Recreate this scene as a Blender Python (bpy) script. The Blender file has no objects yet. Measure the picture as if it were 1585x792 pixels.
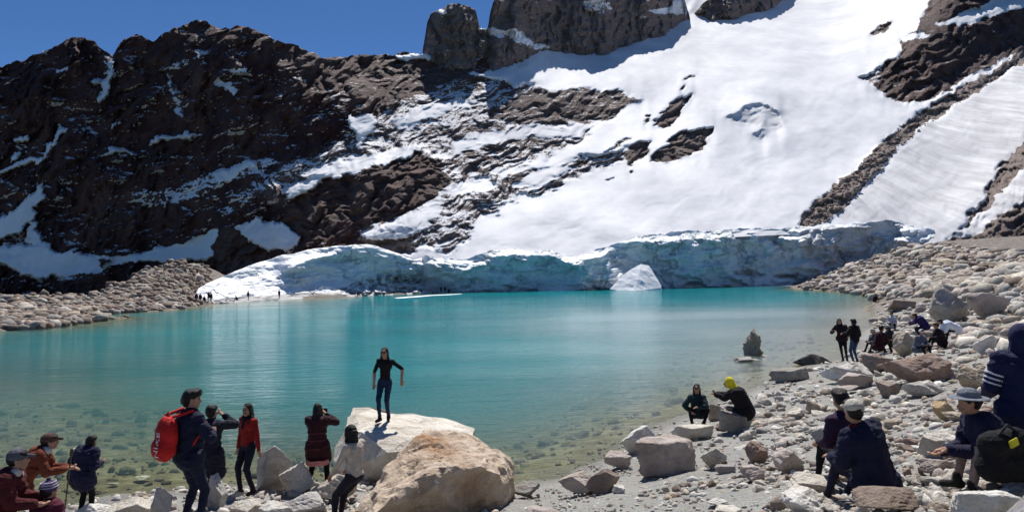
import bpy, bmesh, math, random
import numpy as np
from mathutils import Vector, Matrix, noise as mnoise

random.seed(7)
rng = np.random.default_rng(7)
SC = bpy.context.scene
COL = SC.collection
R = math.radians

# ------------------------------------------------------------------ camera, sky, sun, exposure
CAM = np.array([0.0, 0.0, 4.2])
cam_data = bpy.data.cameras.new('camera')
cam = bpy.data.objects.new('camera', cam_data)
COL.objects.link(cam)
MROT = Matrix.Rotation(R(90 + 1.69), 3, 'X') @ Matrix.Rotation(R(-1.05), 3, 'Z')
cam.matrix_world = Matrix.Translation(Vector(CAM)) @ MROT.to_4x4()
cam_data.sensor_width = 36
cam_data.lens = 36 * 1000 / 1585
cam_data.clip_start = 0.1
cam_data.clip_end = 6000
SC.camera = cam

SUN_EL, SUN_AZ = 58.0, 3.0           # azimuth measured from +Y towards +X
world = bpy.data.worlds.new('World')
SC.world = world
world.use_nodes = True
wn = world.node_tree
bg = wn.nodes['Background']
sky = wn.nodes.new('ShaderNodeTexSky')
sky.sky_type = 'NISHITA'
sky.sun_disc = False
sky.sun_elevation = R(SUN_EL)
sky.sun_rotation = R(SUN_AZ)
sky.altitude = 3500
sky.air_density = 0.9
sky.dust_density = 0.0
sky.ozone_density = 4.0
tone = wn.nodes.new('ShaderNodeMix'); tone.data_type = 'RGBA'; tone.blend_type = 'MULTIPLY'   # thin, very clear air at high altitude
tone.inputs[0].default_value = 1.0; tone.inputs[7].default_value = (0.60, 0.86, 1.08, 1)
wn.links.new(sky.outputs[0], tone.inputs[6]); wn.links.new(tone.outputs[2], bg.inputs[0])
bg.inputs[1].default_value = 0.067
sun_data = bpy.data.lights.new('sun', 'SUN')
sun_data.energy = 4.3
sun_data.angle = R(0.5)
sun_data.color = (1.0, 0.965, 0.92)
sun = bpy.data.objects.new('sun', sun_data)
COL.objects.link(sun)
sd = Vector((math.sin(R(SUN_AZ)) * math.cos(R(SUN_EL)), math.cos(R(SUN_AZ)) * math.cos(R(SUN_EL)), math.sin(R(SUN_EL))))
sun.rotation_euler = sd.to_track_quat('Z', 'Y').to_euler()
SC.view_settings.view_transform = 'Standard'
SC.view_settings.look = 'None'
SC.view_settings.exposure = 0.5
SC.view_settings.gamma = 1.0
SC.view_settings.use_curve_mapping = False
SC.cycles.use_denoising = True
SC.cycles.max_bounces = 6
SC.cycles.diffuse_bounces = 3
SC.cycles.glossy_bounces = 3
SC.cycles.transparent_max_bounces = 8
SC.cycles.sample_clamp_indirect = 4.0
SC.cycles.caustics_reflective = False
SC.cycles.caustics_refractive = False

# ------------------------------------------------------------------ projection helpers
M3 = np.array(MROT)

def rays(px, py):
    """directions through a photograph position, scaled so that y = 1"""
    px = np.asarray(px, float); py = np.asarray(py, float)
    v = np.stack([(px - 792.5) / 1000, (396 - py) / 1000, -np.ones_like(px + py)], -1)
    d = v @ M3.T
    return d / d[..., 1:2]

def at(px, py, Y):
    return CAM + rays(px, py) * np.asarray(Y, float)[..., None]

def atz(px, py, z):
    d = rays(px, py)
    return CAM + d * ((z - CAM[2]) / d[..., 2])[..., None]

# ------------------------------------------------------------------ noise
_perm = rng.permutation(256)
_perm = np.concatenate([_perm, _perm, _perm])
_ang = rng.random(256) * 2 * np.pi
_g2 = np.stack([np.cos(_ang), np.sin(_ang)], 1)

def perlin(x, y, seed=0):
    x = x + seed * 17.31; y = y + seed * 5.77
    xi = np.floor(x).astype(int); yi = np.floor(y).astype(int)
    xf = x - xi; yf = y - yi
    u = xf * xf * xf * (xf * (xf * 6 - 15) + 10)
    v = yf * yf * yf * (yf * (yf * 6 - 15) + 10)
    def g(ix, iy, fx, fy):
        h = _perm[(_perm[ix & 255] + iy) & 255]
        gg = _g2[h]
        return gg[..., 0] * fx + gg[..., 1] * fy
    a = g(xi, yi, xf, yf); b = g(xi + 1, yi, xf - 1, yf)
    c = g(xi, yi + 1, xf, yf - 1); d = g(xi + 1, yi + 1, xf - 1, yf - 1)
    return ((a + u * (b - a)) * (1 - v) + (c + u * (d - c)) * v) * 1.4

def fbm(x, y, seed=0, octs=5, gain=0.5):
    s = 0; a = 1.0
    for o in range(octs):
        s = s + a * perlin(x * 2 ** o, y * 2 ** o, seed + o)
        a *= gain
    return s

def ridged(x, y, seed=0, octs=5, gain=0.5):
    s = 0; a = 1.0
    for o in range(octs):
        s = s + a * (0.35 - np.abs(perlin(x * 2 ** o, y * 2 ** o, seed + o)))
        a *= gain
    return s

def sstep(a, b, x):
    t = np.clip((x - a) / (b - a), 0, 1)
    return t * t * (3 - 2 * t)

def poly_sd(px, py, pts):
    """signed distance (positive inside)"""
    pts = np.array(pts, float)
    best = np.full(px.shape, 1e9)
    inside = np.zeros(px.shape, bool)
    n = len(pts)
    for i in range(n):
        a = pts[i]; b = pts[(i + 1) % n]
        e = b - a
        wx = px - a[0]; wy = py - a[1]
        t = np.clip((wx * e[0] + wy * e[1]) / (e @ e + 1e-9), 0, 1)
        best = np.minimum(best, (wx - t * e[0]) ** 2 + (wy - t * e[1]) ** 2)
        c = (a[1] > py) != (b[1] > py)
        with np.errstate(divide='ignore', invalid='ignore'):
            xx = a[0] + (py - a[1]) / (b[1] - a[1] + 1e-12) * e[0]
        inside ^= c & (px < xx)
    d = np.sqrt(best)
    return np.where(inside, d, -d)

def paint(field, px, py, pts, val, fe=4.0, k=1.0):
    p = np.array(pts, float)
    m = (px > p[:, 0].min() - fe) & (px < p[:, 0].max() + fe) & (py > p[:, 1].min() - fe) & (py < p[:, 1].max() + fe)
    if not m.any(): return
    w = sstep(-fe, fe, poly_sd(px[m], py[m], pts)) * k
    field[m] = field[m] * (1 - w) + val * w

# ------------------------------------------------------------------ materials
class NT:
    def __init__(s, name):
        s.m = bpy.data.materials.new(name); s.m.use_nodes = True
        s.t = s.m.node_tree; s.n = s.t.nodes; s.n.clear()
        s.out = s.n.new('ShaderNodeOutputMaterial')
    def N(s, typ, **kw):
        n = s.n.new(typ)
        for k, v in kw.items(): setattr(n, k, v)
        return n
    def L(s, a, b): s.t.links.new(a, b)
    def val(s, sock, v):
        if hasattr(v, 'links') or hasattr(v, 'is_output'): s.L(v, sock)
        else: sock.default_value = v
    def math(s, op, a, b=0.0, c=0.0, clamp=False):
        n = s.N('ShaderNodeMath', operation=op, use_clamp=clamp)
        s.val(n.inputs[0], a); s.val(n.inputs[1], b); s.val(n.inputs[2], c)
        return n.outputs[0]
    def coord(s, scale=(1, 1, 1), rot=(0, 0, 0)):
        c = s.N('ShaderNodeTexCoord'); m = s.N('ShaderNodeMapping')
        m.inputs['Scale'].default_value = scale; m.inputs['Rotation'].default_value = rot
        s.L(c.outputs['Object'], m.inputs[0]); return m.outputs[0]
    def noise(s, scale, detail=6, rough=0.55, vec=None, dist=0.0):
        n = s.N('ShaderNodeTexNoise')
        n.inputs['Scale'].default_value = scale; n.inputs['Detail'].default_value = detail
        n.inputs['Roughness'].default_value = rough; n.inputs['Distortion'].default_value = dist
        s.L(vec if vec is not None else s.coord(), n.inputs['Vector'])
        return n.outputs[0]
    def ramp(s, fac, stops):
        r = s.N('ShaderNodeValToRGB')
        el = r.color_ramp.elements
        while len(el) > 1: el.remove(el[-1])
        el[0].position = stops[0][0]; el[0].color = (*stops[0][1], 1)
        for p, c in stops[1:]:
            e = el.new(p); e.color = (*c, 1)
        s.L(fac, r.inputs[0]); return r.outputs[0]
    def mix(s, fac, a, b, mode='MIX'):
        n = s.N('ShaderNodeMix', data_type='RGBA', blend_type=mode)
        s.val(n.inputs[0], fac)
        for sock, v in ((n.inputs[6], a), (n.inputs[7], b)):
            if isinstance(v, tuple): sock.default_value = (*v, 1)
            else: s.L(v, sock)
        return n.outputs[2]
    def bump(s, h, strength, dist, nrm=None):
        b = s.N('ShaderNodeBump'); b.inputs['Strength'].default_value = strength
        b.inputs['Distance'].default_value = dist; s.L(h, b.inputs['Height'])
        if nrm is not None: s.L(nrm, b.inputs['Normal'])
        return b.outputs[0]
    def attr(s, name):
        a = s.N('ShaderNodeAttribute'); a.attribute_name = name; return a
    def bsdf(s, col, rough=0.9, nrm=None, spec=0.3, **kw):
        b = s.N('ShaderNodeBsdfPrincipled')
        if isinstance(col, tuple): b.inputs['Base Color'].default_value = (*col, 1)
        else: s.L(col, b.inputs['Base Color'])
        s.val(b.inputs['Roughness'], rough)
        b.inputs['Specular IOR Level'].default_value = spec
        if nrm is not None: s.L(nrm, b.inputs['Normal'])
        for k, v in kw.items(): s.val(b.inputs[k], v)
        return b.outputs[0]
    def done(s, sh):
        s.L(sh, s.out.inputs[0]); return s.m

def mat_mountain():
    t = NT('mountain_rock_and_snow')
    a = t.attr('snow')
    sep = t.N('ShaderNodeSeparateColor'); t.L(a.outputs['Color'], sep.inputs[0])
    snow, scree, warm = sep.outputs[0], sep.outputs[1], sep.outputs[2]
    b2 = t.attr('ice')
    n1 = t.noise(0.06, 9, 0.66, None, 0.6)
    v2 = t.coord((0.3, 0.3, 1.3), (0.0, R(22), 0.0))
    n2 = t.noise(0.5, 8, 0.65, v2)
    nf = t.noise(1.3, 6, 0.65)
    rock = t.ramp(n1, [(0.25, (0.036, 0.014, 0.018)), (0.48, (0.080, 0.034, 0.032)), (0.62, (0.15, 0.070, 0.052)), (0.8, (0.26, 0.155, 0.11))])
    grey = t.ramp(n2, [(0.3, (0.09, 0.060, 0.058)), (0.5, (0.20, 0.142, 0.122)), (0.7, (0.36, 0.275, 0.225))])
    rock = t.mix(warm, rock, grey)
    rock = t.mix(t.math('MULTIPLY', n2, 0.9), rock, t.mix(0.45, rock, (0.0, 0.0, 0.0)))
    scr = t.ramp(nf, [(0.3, (0.15, 0.105, 0.09)), (0.55, (0.30, 0.235, 0.205)), (0.75, (0.45, 0.375, 0.33))])
    rock = t.mix(scree, rock, scr)
    # ragged snow edge
    e = t.math('ADD', t.math('MULTIPLY', t.math('SUBTRACT', n2, 0.5), 0.75), t.math('MULTIPLY', t.math('SUBTRACT', nf, 0.5), 0.9))
    f = t.math('ADD', snow, e)
    mr = t.N('ShaderNodeMapRange', interpolation_type='SMOOTHSTEP')
    t.L(f, mr.inputs[0]); mr.inputs[1].default_value = 0.46; mr.inputs[2].default_value = 0.56
    sf = mr.outputs[0]
    big = t.noise(0.03, 5, 0.6, t.coord((1, 1, 0.5)))
    sn = t.ramp(big, [(0.3, (0.56, 0.57, 0.61)), (0.62, (0.80, 0.80, 0.81))])  # soft grey shading of the snow painted into its colour
    dirt_dark = t.noise(0.22, 9, 0.72, t.coord((1.3, 0.16, 0.16), (0, 0, R(18))))
    sn = t.mix(t.math('MULTIPLY', b2.outputs['Fac'], t.math('MULTIPLY', t.math('SUBTRACT', dirt_dark, 0.28, clamp=True), 2.6), clamp=True), sn, (0.33, 0.32, 0.33))
    col = t.mix(sf, rock, sn)
    h = t.math('ADD', t.math('MULTIPLY', n2, 1.0), t.math('MULTIPLY', nf, 0.5))
    nr = t.bump(h, 0.9, 2.0)
    hs = t.noise(0.25, 7, 0.6, t.coord((0.6, 1, 1.6)))
    ns = t.bump(hs, 0.18, 0.5)
    sh1 = t.bsdf(rock, 0.85, nr, 0.3)
    sh2 = t.bsdf(col, 0.75, ns, 0.25)
    mx = t.N('ShaderNodeMixShader'); t.L(sf, mx.inputs[0]); t.L(sh1, mx.inputs[1]); t.L(sh2, mx.inputs[2])
    return t.done(mx.outputs[0])

def mat_ice():
    t = NT('glacier_ice')
    a = t.attr('snow')
    n = t.noise(0.16, 8, 0.6, t.coord((1, 1, 1.4), (0, R(12), 0)), 0.8)
    n2 = t.noise(0.9, 7, 0.65, t.coord((0.8, 1, 1.2)), 0.6)
    vo = t.N('ShaderNodeTexVoronoi', feature='DISTANCE_TO_EDGE'); vo.inputs['Scale'].default_value = 0.16
    wv = t.N('ShaderNodeVectorMath', operation='MULTIPLY_ADD'); nc = t.N('ShaderNodeTexNoise'); nc.inputs['Scale'].default_value = 0.3; nc.inputs['Detail'].default_value = 5
    t.L(t.coord(), nc.inputs[0]); t.L(nc.outputs['Color'], wv.inputs[0]); wv.inputs[1].default_value = (9, 9, 7); t.L(t.coord((1, 1, 0.8), (0, R(-20), 0)), wv.inputs[2])
    t.L(wv.outputs[0], vo.inputs[0])
    crack = t.math('SUBTRACT', 1.0, t.math('MULTIPLY', vo.outputs['Distance'], 14.0), clamp=True)
    crack = t.math('MULTIPLY', crack, t.ramp(t.noise(0.12, 3), [(0.45, (0, 0, 0)), (0.6, (1, 1, 1))]))
    ice = t.ramp(n, [(0.3, (0.52, 0.58, 0.60)), (0.5, (0.76, 0.79, 0.79)), (0.68, (0.88, 0.89, 0.89))])
    ice = t.mix(t.math('MULTIPLY', t.math('SUBTRACT', n2, 0.35, clamp=True), 1.6), ice, (0.86, 0.90, 0.92))
    ice = t.mix(t.math('MULTIPLY', crack, 0.6), ice, (0.18, 0.25, 0.28))
    dirt_dark = t.attr('dirt_dark')
    ice = t.mix(t.math('MULTIPLY', dirt_dark.outputs['Fac'], 0.8), ice, (0.27, 0.24, 0.23))
    mr = t.N('ShaderNodeMapRange', interpolation_type='SMOOTHSTEP')
    t.L(t.math('ADD', a.outputs['Fac'], t.math('MULTIPLY', t.math('SUBTRACT', n2, 0.5), 0.7)), mr.inputs[0])
    mr.inputs[1].default_value = 0.42; mr.inputs[2].default_value = 0.58
    col = t.mix(mr.outputs[0], ice, (0.84, 0.85, 0.87))
    h = t.math('ADD', t.math('MULTIPLY', n2, 0.6), t.math('MULTIPLY', crack, -0.8))
    return t.done(t.bsdf(col, 0.55, t.bump(h, 0.7, 0.8), 0.35))

def mat_rock(name, use_attr, fine=1.0):
    """tinted boulder rock: tint from the object's colour, or from the point attribute"""
    t = NT(name)
    if use_attr:
        tint = t.attr('tint').outputs['Color']
        vec = t.coord()
    else:
        oi = t.N('ShaderNodeObjectInfo')
        tint = oi.outputs['Color']
        ad = t.N('ShaderNodeVectorMath', operation='MULTIPLY_ADD')
        t.L(oi.outputs['Random'], ad.inputs[0]); ad.inputs[1].default_value = (37, 91, 53)
        g = t.N('ShaderNodeNewGeometry')
        t.L(g.outputs['Position'], ad.inputs[2])
        vec = ad.outputs[0]
    n1 = t.noise(1.6 * fine, 8, 0.62, vec, 0.4)
    n2 = t.noise(7 * fine, 7, 0.7, vec)
    n3 = t.noise(30 * fine, 4, 0.7, vec)
    col = t.mix(1.0, tint, t.ramp(n1, [(0.28, (0.58, 0.50, 0.43)), (0.45, (0.95, 0.90, 0.84)), (0.58, (1.12, 1.10, 1.07)), (0.8, (1.25, 1.24, 1.22))]), 'MULTIPLY')
    st = t.math('MULTIPLY', t.math('SUBTRACT', n2, 0.53, clamp=True), 3.2, clamp=True)
    col = t.mix(st, col, t.mix(1.0, col, (0.62, 0.50, 0.40), 'MULTIPLY'))
    col = t.mix(t.math('MULTIPLY', t.math('SUBTRACT', 0.5, n3, clamp=True), 2.2, clamp=True), col, t.mix(1.0, col, (0.6, 0.6, 0.6), 'MULTIPLY'))
    ru = t.attr('rust').outputs['Fac']
    col = t.mix(t.math('MULTIPLY', t.math('MULTIPLY', ru, n2), 1.6, clamp=True), col, (0.36, 0.19, 0.09))
    h = t.math('ADD', t.math('MULTIPLY', n2, 1.0), t.math('MULTIPLY', n3, 0.3))
    h = t.math('ADD', h, t.math('MULTIPLY', n1, 1.5))
    nr = t.bump(h, 1.0, 0.08 / fine)
    return t.done(t.bsdf(col, 0.85, nr, 0.25))

def mat_ground():
    t = NT('gravel_ground')
    z = t.attr('zone')                        # r moraine, g underwater, b wet edge
    sep = t.N('ShaderNodeSeparateColor'); t.L(z.outputs['Color'], sep.inputs[0])
    n0 = t.noise(0.5, 6, 0.6)
    n1 = t.noise(1.6, 11, 0.75)
    n2 = t.noise(38, 5, 0.75)
    vo = t.N('ShaderNodeTexVoronoi'); vo.inputs['Scale'].default_value = 22; t.L(t.coord(), vo.inputs[0])
    vo2 = t.N('ShaderNodeTexVoronoi'); vo2.inputs['Scale'].default_value = 7; t.L(t.coord(), vo2.inputs[0])
    grey = t.ramp(n2, [(0.3, (0.18, 0.175, 0.165)), (0.5, (0.33, 0.325, 0.31)), (0.7, (0.50, 0.49, 0.46))])
    grey = t.mix(t.math('MULTIPLY', n1, 0.35), grey, t.mix(1.0, grey, vo.outputs['Color'], 'MULTIPLY'))
    tone = t.ramp(n0, [(0.35, (0.85, 0.83, 0.80)), (0.65, (1.05, 1.06, 1.04))])
    grey = t.mix(1.0, grey, tone, 'MULTIPLY')
    brown = t.ramp(n1, [(0.3, (0.07, 0.06, 0.055)), (0.5, (0.18, 0.155, 0.135)), (0.7, (0.34, 0.31, 0.28))])
    col = t.mix(sep.outputs[0], grey, brown)
    bed = t.ramp(t.noise(1.6, 8, 0.7), [(0.3, (0.12, 0.105, 0.075)), (0.5, (0.30, 0.26, 0.18)), (0.68, (0.52, 0.47, 0.35))])
    col = t.mix(sep.outputs[1], col, bed)
    col = t.mix(t.math('MULTIPLY', sep.outputs[2], 0.6), col, t.mix(1.0, col, (0.5, 0.48, 0.45), 'MULTIPLY'))
    h = t.math('ADD', t.math('MULTIPLY', vo.outputs['Distance'], 0.8), t.math('ADD', n2, t.math('MULTIPLY', vo2.outputs['Distance'], 1.2)))
    return t.done(t.bsdf(col, 0.95, t.bump(h, 0.8, 0.035), 0.2))

def mat_water():
    t = NT('lake_water')
    mk = t.attr('murk').outputs['Fac']
    v1 = t.coord((0.8, 2.6, 1), (0, 0, R(-6)))
    w1 = t.noise(0.55, 4, 0.55, v1, 0.3)
    w2 = t.noise(2.6, 5, 0.6, t.coord((1, 1.9, 1), (0, 0, R(-14))))
    w3 = t.noise(0.05, 3, 0.5, t.coord((1, 3, 1)))
    h = t.math('ADD', t.math('MULTIPLY', w1, 0.7), t.math('MULTIPLY', w2, 0.30))
    # breeze: calmer and rougher bands on the surface
    gust = t.ramp(w3, [(0.38, (0.5, 0.5, 0.5)), (0.62, (1, 1, 1))])
    h = t.math('MULTIPLY', h, gust)
    nr = t.bump(h, 0.6, 0.20)
    n = t.noise(0.045, 4, 0.5)
    deep = t.ramp(n, [(0.25, (0.0, 0.13, 0.155)), (0.75, (0.0, 0.235, 0.255))])
    bank = t.attr('silt').outputs['Fac']
    deep = t.mix(bank, deep, (0.15, 0.22, 0.17))
    d = t.N('ShaderNodeBsdfDiffuse'); t.L(deep, d.inputs[0])
    tr = t.N('ShaderNodeBsdfTransparent'); tr.inputs[0].default_value = (0.78, 0.82, 0.70, 1)
    m1 = t.N('ShaderNodeMixShader'); t.L(mk, m1.inputs[0]); t.L(tr.outputs[0], m1.inputs[1]); t.L(d.outputs[0], m1.inputs[2])
    g = t.N('ShaderNodeBsdfGlossy'); g.inputs['Roughness'].default_value = 0.12; t.L(nr, g.inputs['Normal'])
    g.inputs[0].default_value = (1, 1, 1, 1)
    br = t.attr('sheen').outputs['Fac']
    t.L(t.math('ADD', 0.045, t.math('MULTIPLY', br, 0.12)), g.inputs['Roughness'])
    fr = t.N('ShaderNodeFresnel'); fr.inputs['IOR'].default_value = 1.33; t.L(nr, fr.inputs['Normal'])
    m2 = t.N('ShaderNodeMixShader')
    t.L(t.math('MULTIPLY', fr.outputs[0], t.math('ADD', 0.72, t.math('MULTIPLY', br, 0.28))), m2.inputs[0]); t.L(m1.outputs[0], m2.inputs[1]); t.L(g.outputs[0], m2.inputs[2])
    return t.done(m2.outputs[0])

_simple = {}
def cloth(col, rough=0.85, name='cloth'):
    k = (col, rough, name)
    if k in _simple: return _simple[k]
    t = NT(name)
    n = t.noise(9, 5, 0.6); n2 = t.noise(160, 2, 0.5)
    n3 = t.noise(28, 4, 0.6)
    c = t.mix(1.0, col, t.ramp(n, [(0.3, (0.75, 0.75, 0.75)), (0.7, (1.2, 1.2, 1.2))]), 'MULTIPLY')
    m = t.done(t.bsdf(c, rough, t.bump(t.math('ADD', n, t.math('ADD', t.math('MULTIPLY', n2, 0.12), t.math('MULTIPLY', n3, 0.4))), 0.8, 0.05), 0.2))
    _simple[k] = m; return m

def snow_mat():
    t = NT('snow')
    n = t.noise(0.8, 7, 0.6)
    c = t.ramp(n, [(0.3, (0.74, 0.75, 0.78)), (0.6, (0.86, 0.87, 0.88))])
    return t.done(t.bsdf(c, 0.8, t.bump(n, 0.5, 0.3), 0.2))

MOUNT = mat_mountain(); ICE = mat_ice(); ROCK = mat_rock('boulder_rock', False); STONE = mat_rock('stone', True, 1.6)
GROUND = mat_ground(); WATER = mat_water(); SNOW = snow_mat()

# ------------------------------------------------------------------ mesh helpers
def mesh_obj(name, verts, faces, mat, parent=None, smooth=False):
    me = bpy.data.meshes.new(name)
    verts = np.asarray(verts, np.float32); 
    if isinstance(faces, np.ndarray):
        k = faces.shape[1]
        me.vertices.add(len(verts)); me.vertices.foreach_set('co', verts.ravel())
        me.loops.add(faces.size); me.loops.foreach_set('vertex_index', faces.ravel().astype(np.int32))
        me.polygons.add(len(faces)); me.polygons.foreach_set('loop_start', np.arange(0, faces.size, k, dtype=np.int32))
        me.update(calc_edges=True)
    else:
        me.from_pydata([tuple(v) for v in verts], [], faces); me.update()
    if smooth: me.polygons.foreach_set('use_smooth', np.ones(len(me.polygons), bool))
    if mat is not None: me.materials.append(mat)
    o = bpy.data.objects.new(name, me); COL.objects.link(o)
    if parent is not None: o.parent = parent
    return o

def color_attr(o, name, rgb):
    a = o.data.color_attributes.new(name, 'FLOAT_COLOR', 'POINT')
    c = np.ones((len(o.data.vertices), 4), np.float32); c[:, :3] = rgb
    a.data.foreach_set('color', c.ravel())

def float_attr(o, name, v):
    a = o.data.attributes.new(name, 'FLOAT', 'POINT')
    a.data.foreach_set('value', np.asarray(v, np.float32).ravel())

def grid_faces(nc, nr):
    i = np.arange(nc - 1)[:, None] * nr + np.arange(nr - 1)[None, :]
    return np.stack([i, i + nr, i + nr + 1, i + 1], -1).reshape(-1, 4)

def tag(o, label=None, cat=None, group=None, kind=None):
    if label: o['label'] = label
    if cat: o['category'] = cat
    if group: o['group'] = group
    if kind: o['kind'] = kind
    return o

def I(pts, x):
    p = np.array(pts, float); return np.interp(x, p[:, 0], p[:, 1])

# ------------------------------------------------------------------ terrain sheets (far slopes)
def gsm(a, sig, axis):
    k = int(3 * sig); w = np.exp(-0.5 * (np.arange(-k, k + 1) / sig) ** 2); w /= w.sum()
    pad = [(0, 0), (0, 0)]; pad[axis] = (k, k)
    p = np.pad(a, pad, mode='edge'); n = a.shape[axis]
    return sum(w[i] * np.take(p, np.arange(i, i + n), axis) for i in range(2 * k + 1))

def sheet(px, base, top, Y0, nrows, slope_fn, disp_fn, broad_fn=None):
    """surface climbing away from its foot with the slopes given; returns PX, PY, P, normal-z"""
    k = np.linspace(0, 1, nrows)[None, :]
    b = base[:, None]; tt = top[:, None]
    PY = b + (tt - b) * k
    PX = np.repeat(px[:, None], nrows, 1)
    d = rays(PX, PY); t = d[..., 2]
    s = slope_fn(PX, PY)
    s = np.maximum(s, t + 0.12)
    dt = np.diff(t, axis=1)
    sm = 0.5 * (s[:, 1:] + s[:, :-1]); tm = 0.5 * (t[:, 1:] + t[:, :-1])
    lnY = np.concatenate([np.zeros((len(px), 1)), np.cumsum(dt / (sm - tm), 1)], 1)
    # even out the depth between neighbouring columns so that the relief stays gentle sideways
    lnY = lnY + np.log(Y0)[:, None]
    if broad_fn is not None:
        cp = np.arange(540, -330, -2.5)
        CX = np.repeat(px[:, None], len(cp), 1); CY = np.repeat(cp[None], len(px), 0)
        tc = rays(CX, CY)[..., 2]; dc = np.diff(tc, axis=1); tmc = 0.5 * (tc[:, 1:] + tc[:, :-1])
        def integ(fn):
            q = np.maximum(fn(CX, CY), tc + 0.12); q = 0.5 * (q[:, 1:] + q[:, :-1])
            L = np.concatenate([np.zeros((len(px), 1)), np.cumsum(dc / (q - tmc), 1)], 1)
            L0 = np.array([np.interp(-base[i], -cp, L[i]) for i in range(len(px))])
            return L - L0[:, None] + np.log(Y0)[:, None]
        lb = integ(broad_fn); dl = integ(slope_fn) - lb
        dl = dl - gsm(dl, 11, 1)
        tot = gsm(lb, 24, 0) + gsm(dl, 1.5, 0)
        lnY = np.stack([np.interp(-PY[i], -cp, tot[i]) for i in range(len(px))])
    else:
        lnY = gsm(lnY, 5, 0)
    Y = np.exp(lnY)
    Yb = Y
    Y = Y * (1 + disp_fn(PX, PY))
    P = CAM + d * Y[..., None]
    du = np.gradient(P, axis=0); dv = np.gradient(P, axis=1)
    n = np.cross(du, dv); n /= np.linalg.norm(n, axis=-1, keepdims=True) + 1e-9
    return PX, PY, P, np.abs(n[..., 2]), Y

def add_back(P, rows=4, dz=0.35, dy=0.06):
    """folds the sheet over its crest and down behind"""
    out = [P]
    last = P[:, -1]
    h = last[:, 2]
    for i in range(1, rows + 1):
        q = last.copy()
        q[:, :2] *= (1 + dy * i)
        q[:, 2] = h * (1 - dz * (i / rows) ** 0.8 * 0.9)
        out.append(q[:, None, :])
    return np.concatenate(out, 1)

def padrows(a, rows=4):
    return np.concatenate([a] + [a[:, -1:]] * rows, 1)

def lerp_cols(lo, hi, step, out_lo, out_hi, out_step=14):
    return np.concatenate([np.arange(out_lo, lo, out_step), np.arange(lo, hi, step), np.arange(hi, out_hi, out_step)]).astype(float)

# --- main mountain -------------------------------------------------
PXM = lerp_cols(-60, 1650, 2.0, -700, 2300)
RIDGE = [(-700, 200), (-400, 170), (-150, 125), (0, 101), (25, 93), (40, 92), (60, 84), (78, 74), (95, 66), (120, 58), (140, 63), (168, 80), (174, 84), (182, 70), (192, 60), (215, 56), (228, 60), (236, 64), (246, 57), (262, 49), (270, 42), (285, 37), (305, 33), (325, 38), (345, 44), (365, 41), (385, 44), (400, 46), (412, 55), (430, 62), (450, 70), (480, 83), (510, 89), (560, 87), (600, 85), (640, 81), (660, 82), (700, 92), (742, 90), (800, 84), (850, 62), (900, 55), (960, 45), (1040, 25), (1066, -20), (1110, -40), (1225, -80), (1400, -150), (1700, -200), (2300, -200)]
TOPM = I(RIDGE, PXM) + np.where(PXM < 660, 5.0 * fbm(PXM / 22, PXM * 0, 3, 4), 0)
WALLTOP = [(600, 398), (640, 402), (660, 396), (700, 402), (730, 398), (760, 388), (790, 384), (830, 388), (860, 388), (885, 396), (905, 392), (930, 384), (955, 376), (985, 366), (1020, 362), (1060, 358), (1100, 356), (1150, 353), (1185, 354), (1240, 349), (1300, 347), (1345, 343), (1380, 338), (1405, 346), (1430, 352)]
BASEM = I([(-700, 500), (0, 470), (330, 452), (420, 420), (560, 398), (640, 412), (700, 412), (760, 399), (790, 396), (860, 400), (905, 403), (955, 388), (1020, 375), (1150, 366), (1240, 362), (1345, 356), (1405, 358), (1440, 385), (1500, 400), (1585, 412), (2300, 430)], PXM)
Y0M = I([(-700, 230), (0, 225), (300, 215), (420, 195), (640, 171), (760, 170), (1000, 172.5), (1240, 179), (1405, 176), (1440, 165), (1500, 158), (1600, 152), (2300, 130)], PXM)

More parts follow.
